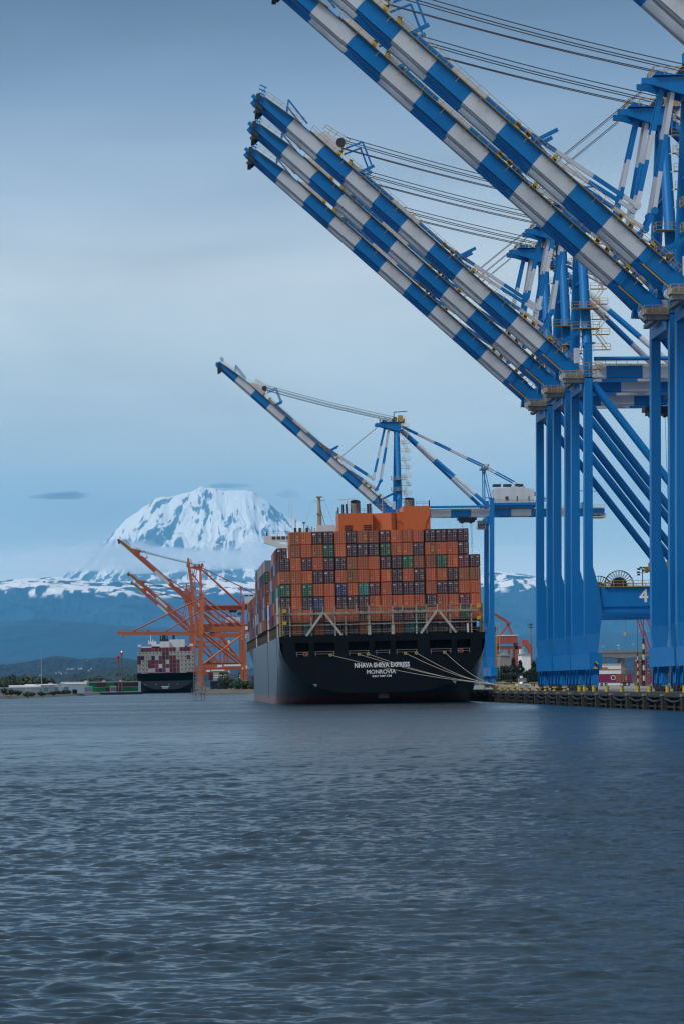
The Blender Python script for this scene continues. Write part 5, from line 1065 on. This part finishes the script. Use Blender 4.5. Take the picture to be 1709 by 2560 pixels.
def viaduct():
    D = 1480; a = gp(1420, D, QZ); root = thing('road_bridge', 'pale concrete road bridge with shallow arches behind the yard', 'bridge', a); k = 7700 / D; z = lambda y: at(1560, y, D).z - QZ; W = 240
    q = MB(); q.box(0, W, 0, 12, z(1632), z(1626)); q.build('parapet', CONC, root)
    q = MB(); n = 9; w = W / n
    for i in range(n):
        x0 = i * w; pts = [(x0, z(1633)), (x0 + w, z(1633)), (x0 + w, z(1646))] + [(x0 + w - w * t, z(1646) + (z(1641) - z(1646)) * math.sin(math.pi * t)) for t in np.linspace(0, 1, 13)[1:]]; q.prism(pts, .3, 11.7)
    q.build('arch_span', CONC, root)
    for i in range(n + 1): q = MB(); q.box(i * w - 1.2, i * w + 1.2, 2, 10, 0, z(1646.2)); q.build('pier', CONC, root)
    q = MB(); q.box(40, 130, -40, -12, 0, z(1648)); b_ = thing('shed', 'long dark grey shed below the road bridge', 'building', a); q.build('wall', mat('dark_shed_wall', (.09, .1, .11), .8), b_); q = MB(); q.prism([(39, z(1648)), (131, z(1648)), (131, z(1646.5)), (39, z(1646.5))], -41, -11); q.build('roof', STEEL, b_)
    a2 = gp(1478, 1180, QZ); b2 = thing('shed', 'low white shed with an orange band behind the magenta container', 'building', a2); kk = 7700 / 1180; zz = lambda y: at(1520, y, 1180).z - QZ; w2 = 75 / kk
    q = MB(); q.box(0, w2, 0, 10, 0, zz(1661)); q.build('wall', WALLW, b2); q = MB(); q.box(0, w2 + 3, -.15, -.02, zz(1675), zz(1673)); q.box(.5, w2 * .55, -.12, -.02, zz(1672.5), zz(1668.5)); q.build('trim_band', mat('orange_trim', (.5, .16, .06), .6), b2); q = MB(); q.box(-.3, w2 + .3, -.3, 10.3, zz(1661) + .01, zz(1660)); q.build('roof', SHIPW, b2)
viaduct()
def pickup():
    p = gp(1306, 1115, QZ); root = thing('pickup_truck', 'white pickup truck parked by the yellow fence frames', 'pickup', p, rz=rad(25)); q = MB()
    q.prism([(-2.7, .45), (2.7, .45), (2.75, 1.0), (1.6, 1.15), (1.0, 1.75), (-.7, 1.8), (-1.0, 1.15), (-2.7, 1.15)], -.95, .95); bd = q.build('body', SIGNW, root)
    q = MB(); q.prism([(1.45, 1.2), (.95, 1.68), (-.6, 1.7), (-.85, 1.2)], -.97, .97); q.build('window', GLASS, root)
    for x in (-1.7, 1.75):
        for y in (-.9, .7): q = MB(); q.tube((x, y, .38), (x, y + .25, .38), .38, 0, 14); q.tube((x, y - .01, .38), (x, y + .02, .38), .2, 1, 10); q.build('wheel', [BLACK, STEEL], root)
    q = MB(); q.box(-.4, 0, -.5, .5, 1.81, 1.95); q.build('light_bar', YEL2, root)
    # person beside the truck
    fp = gp(1333, 1100, QZ); f = thing('person', 'person in dark trousers and orange vest standing by the white pickup', 'person', fp)
    me = bpy.data.meshes.new('body'); V = [(0, 0, .95), (0, 0, 1.2), (0, 0, 1.42), (0, 0, 1.52), (0, 0, 1.66), (-.1, 0, .9), (-.11, .02, .5), (-.11, 0, .06), (.1, 0, .9), (.12, -.02, .5), (.12, 0, .06), (-.2, 0, 1.4), (-.26, .02, 1.14), (-.24, -.08, .92), (.2, 0, 1.4), (.26, .02, 1.14), (.22, -.1, .92)]
    me.from_pydata(V, [(0, 1), (1, 2), (2, 3), (3, 4), (0, 5), (5, 6), (6, 7), (0, 8), (8, 9), (9, 10), (2, 11), (11, 12), (12, 13), (2, 14), (14, 15), (15, 16)], [])
    o = link('body', me, f); o.modifiers.new('skin', 'SKIN'); Rr = [.15, .15, .14, .06, .11, .09, .07, .05, .09, .07, .05, .06, .05, .04, .06, .05, .04]
    for v, r in zip(me.skin_vertices[0].data, Rr): v.radius = (r, r)
    me.skin_vertices[0].data[0].use_root = True; o.modifiers.new('sub', 'SUBSURF').levels = 1; me.materials.append(mat('dark_workwear', (.03, .03, .04), .8))
    q = MB(); q.box(-.19, .19, -.18, .18, 1.02, 1.46); q.build('vest', FUNNEL, f)
pickup()
def far_terminal_bits():
    lst = [('G', 'dark green container stacked under the orange cranes, left', 545, 2050, 2.3 + 5.8), ('m', 'maroon container stacked under the orange cranes', 522, 2050, 2.3 + 5.8), ('W', 'pale grey container stacked under the orange cranes', 533, 2045, 2.3 + 5.8), ('G', 'dark green container with white marks under the orange cranes', 556, 2045, 2.3 + 5.8), ('K', 'blue black container at the foot of the orange crane stack, left', 526, 2045, 2.3), ('K', 'blue black container at the foot of the orange crane stack, middle', 541, 2046, 2.3), ('K', 'blue black container at the foot of the orange crane stack, right', 556, 2047, 2.3), ('G', 'dark green container beside the ship side under the cranes', 596, 2100, 2.3 + 5.8)]
    for c, l, x, D, z in lst:
        o = container(c, l, 'shipping container', 'containers under the orange cranes', Matrix.Translation(gp(x, D, z)) @ Matrix.Rotation(rad(-90), 4, 'Z') @ Matrix.Diagonal((1, .34, 1.9, 1)), parts=False)
        if c in 'GW': s_ = MB(); s_.box(1.23, 1.3, 2, 10, .8, 1.2); s_.box(1.23, 1.3, 2.5, 10, 1.6, 2.0); s_.build('white_band', SIGNW, o)
    for i, (x, c) in enumerate(((594, 'C'), (618, 'F'))):
        r_ = thing('truck', ['tan box truck parked above the bank shrubs', 'white box truck parked above the bank shrubs'][i], 'truck', gp(x, 1890, 2.2)); q = MB(); q.box(-2.6, 2.6, -1.2, 1.2, .9, 3.4); q.build('cargo_box', CONC if i == 0 else SHIPW, r_); q = MB(); q.prism([(2.65, .5), (4.2, .5), (4.2, 1.5), (3.7, 2.6), (2.65, 2.6)], -1.1, 1.1); q.build('cab', SHIPW, r_); q = MB()
        for u in (-1.6, 3.3): q.tube((u, -1.2, .45), (u, 1.2, .45), .45, 0, 12)
        q.build('wheel', BLACK, r_)
far_terminal_bits()

# ------------------------------------------------------------------ clouds and air
def volume_mat(name, col, dens, aniso=0.0):
    m = bpy.data.materials.new(name); m.use_nodes = True; N = m.node_tree.nodes; N.clear(); o = N.new('ShaderNodeOutputMaterial'); v = N.new('ShaderNodeVolumePrincipled')
    v.inputs['Color'].default_value = (*col, 1); v.inputs['Density'].default_value = dens; v.inputs['Anisotropy'].default_value = aniso; m.node_tree.links.new(v.outputs[0], o.inputs['Volume']); return m
def haze():
    b = MB(); b.box(-60000, 60000, -2500, 78500, -60, 5200); struct(b.build('haze', volume_mat('pale_air', (.18, .60, .94), 1.25e-5)), 'stuff')
haze()
def cloud(D, x, y, w, h, seed, dens, col=(.86, .93, 1.0)):
    c = at(x, y, D); k = D / F; r = random.Random(seed); bm = bmesh.new(); bmesh.ops.create_icosphere(bm, subdivisions=4, radius=1.0)
    P = np.array([v.co[:] for v in bm.verts]); n = np.zeros(len(P))
    for i in range(26):
        d = np.array([r.gauss(0, 1) * 2.2, r.gauss(0, 1), r.gauss(0, 1) * 1.2]) * (1.3 + .22 * i); n += np.sin(P @ d + r.uniform(0, 6.28)) * .5 / (1 + .12 * i)
    n = n / np.abs(n).max()
    for v, q in zip(bm.verts, n):
        f = 1 + .45 * q; z = v.co.z * f; v.co = Vector((v.co.x * f * w * k / 2, v.co.y * f * w * k * .3, (z if z > 0 else z * .45) * h * k / 2))
    me = bpy.data.meshes.new('cloud'); bm.to_mesh(me); bm.free(); me.materials.append(volume_mat('cloud_vapour', col, dens)); o = link('cloud', me, None, c); struct(o)
for i, (D, x, y, w, h, de) in enumerate(((51800, 255, 1378, 190, 62, 6e-4), (51800, 335, 1392, 240, 66, 6e-4), (51500, 470, 1398, 300, 60, 6e-4), (52000, 90, 1415, 330, 75, 4e-4), (52500, 60, 1392, 200, 60, 3e-4), (51500, 260, 1408, 420, 85, 4e-4), (52000, 205, 1378, 170, 42, 5e-4), (52000, 430, 1415, 460, 70, 5e-4), (51000, 600, 1405, 420, 85, 5e-4), (52200, 690, 1372, 220, 55, 4e-4), (51800, 740, 1405, 320, 90, 5e-4), (52500, 330, 1382, 150, 40, 4e-4),
        (52000, 1275, 1385, 210, 60, 3.5e-4), (52500, 1300, 1412, 260, 45, 3e-4), (60000, 145, 1243, 150, 22, 1.2e-3), (61000, 180, 1236, 90, 20, 1e-3), (63900, 575, 1216, 110, 16, 1e-3), (60000, 722, 1236, 62, 34, 6e-4), (52000, 120, 1360, 120, 26, 3e-4), (52000, 1000, 1400, 400, 70, 4e-4))): cloud(D, x, y, w, h, 200 + i, de * 1.8, (.30, .42, .55) if 16 > D / 3750 and D >= 59000 or D > 59000 else (.86, .93, 1.0))
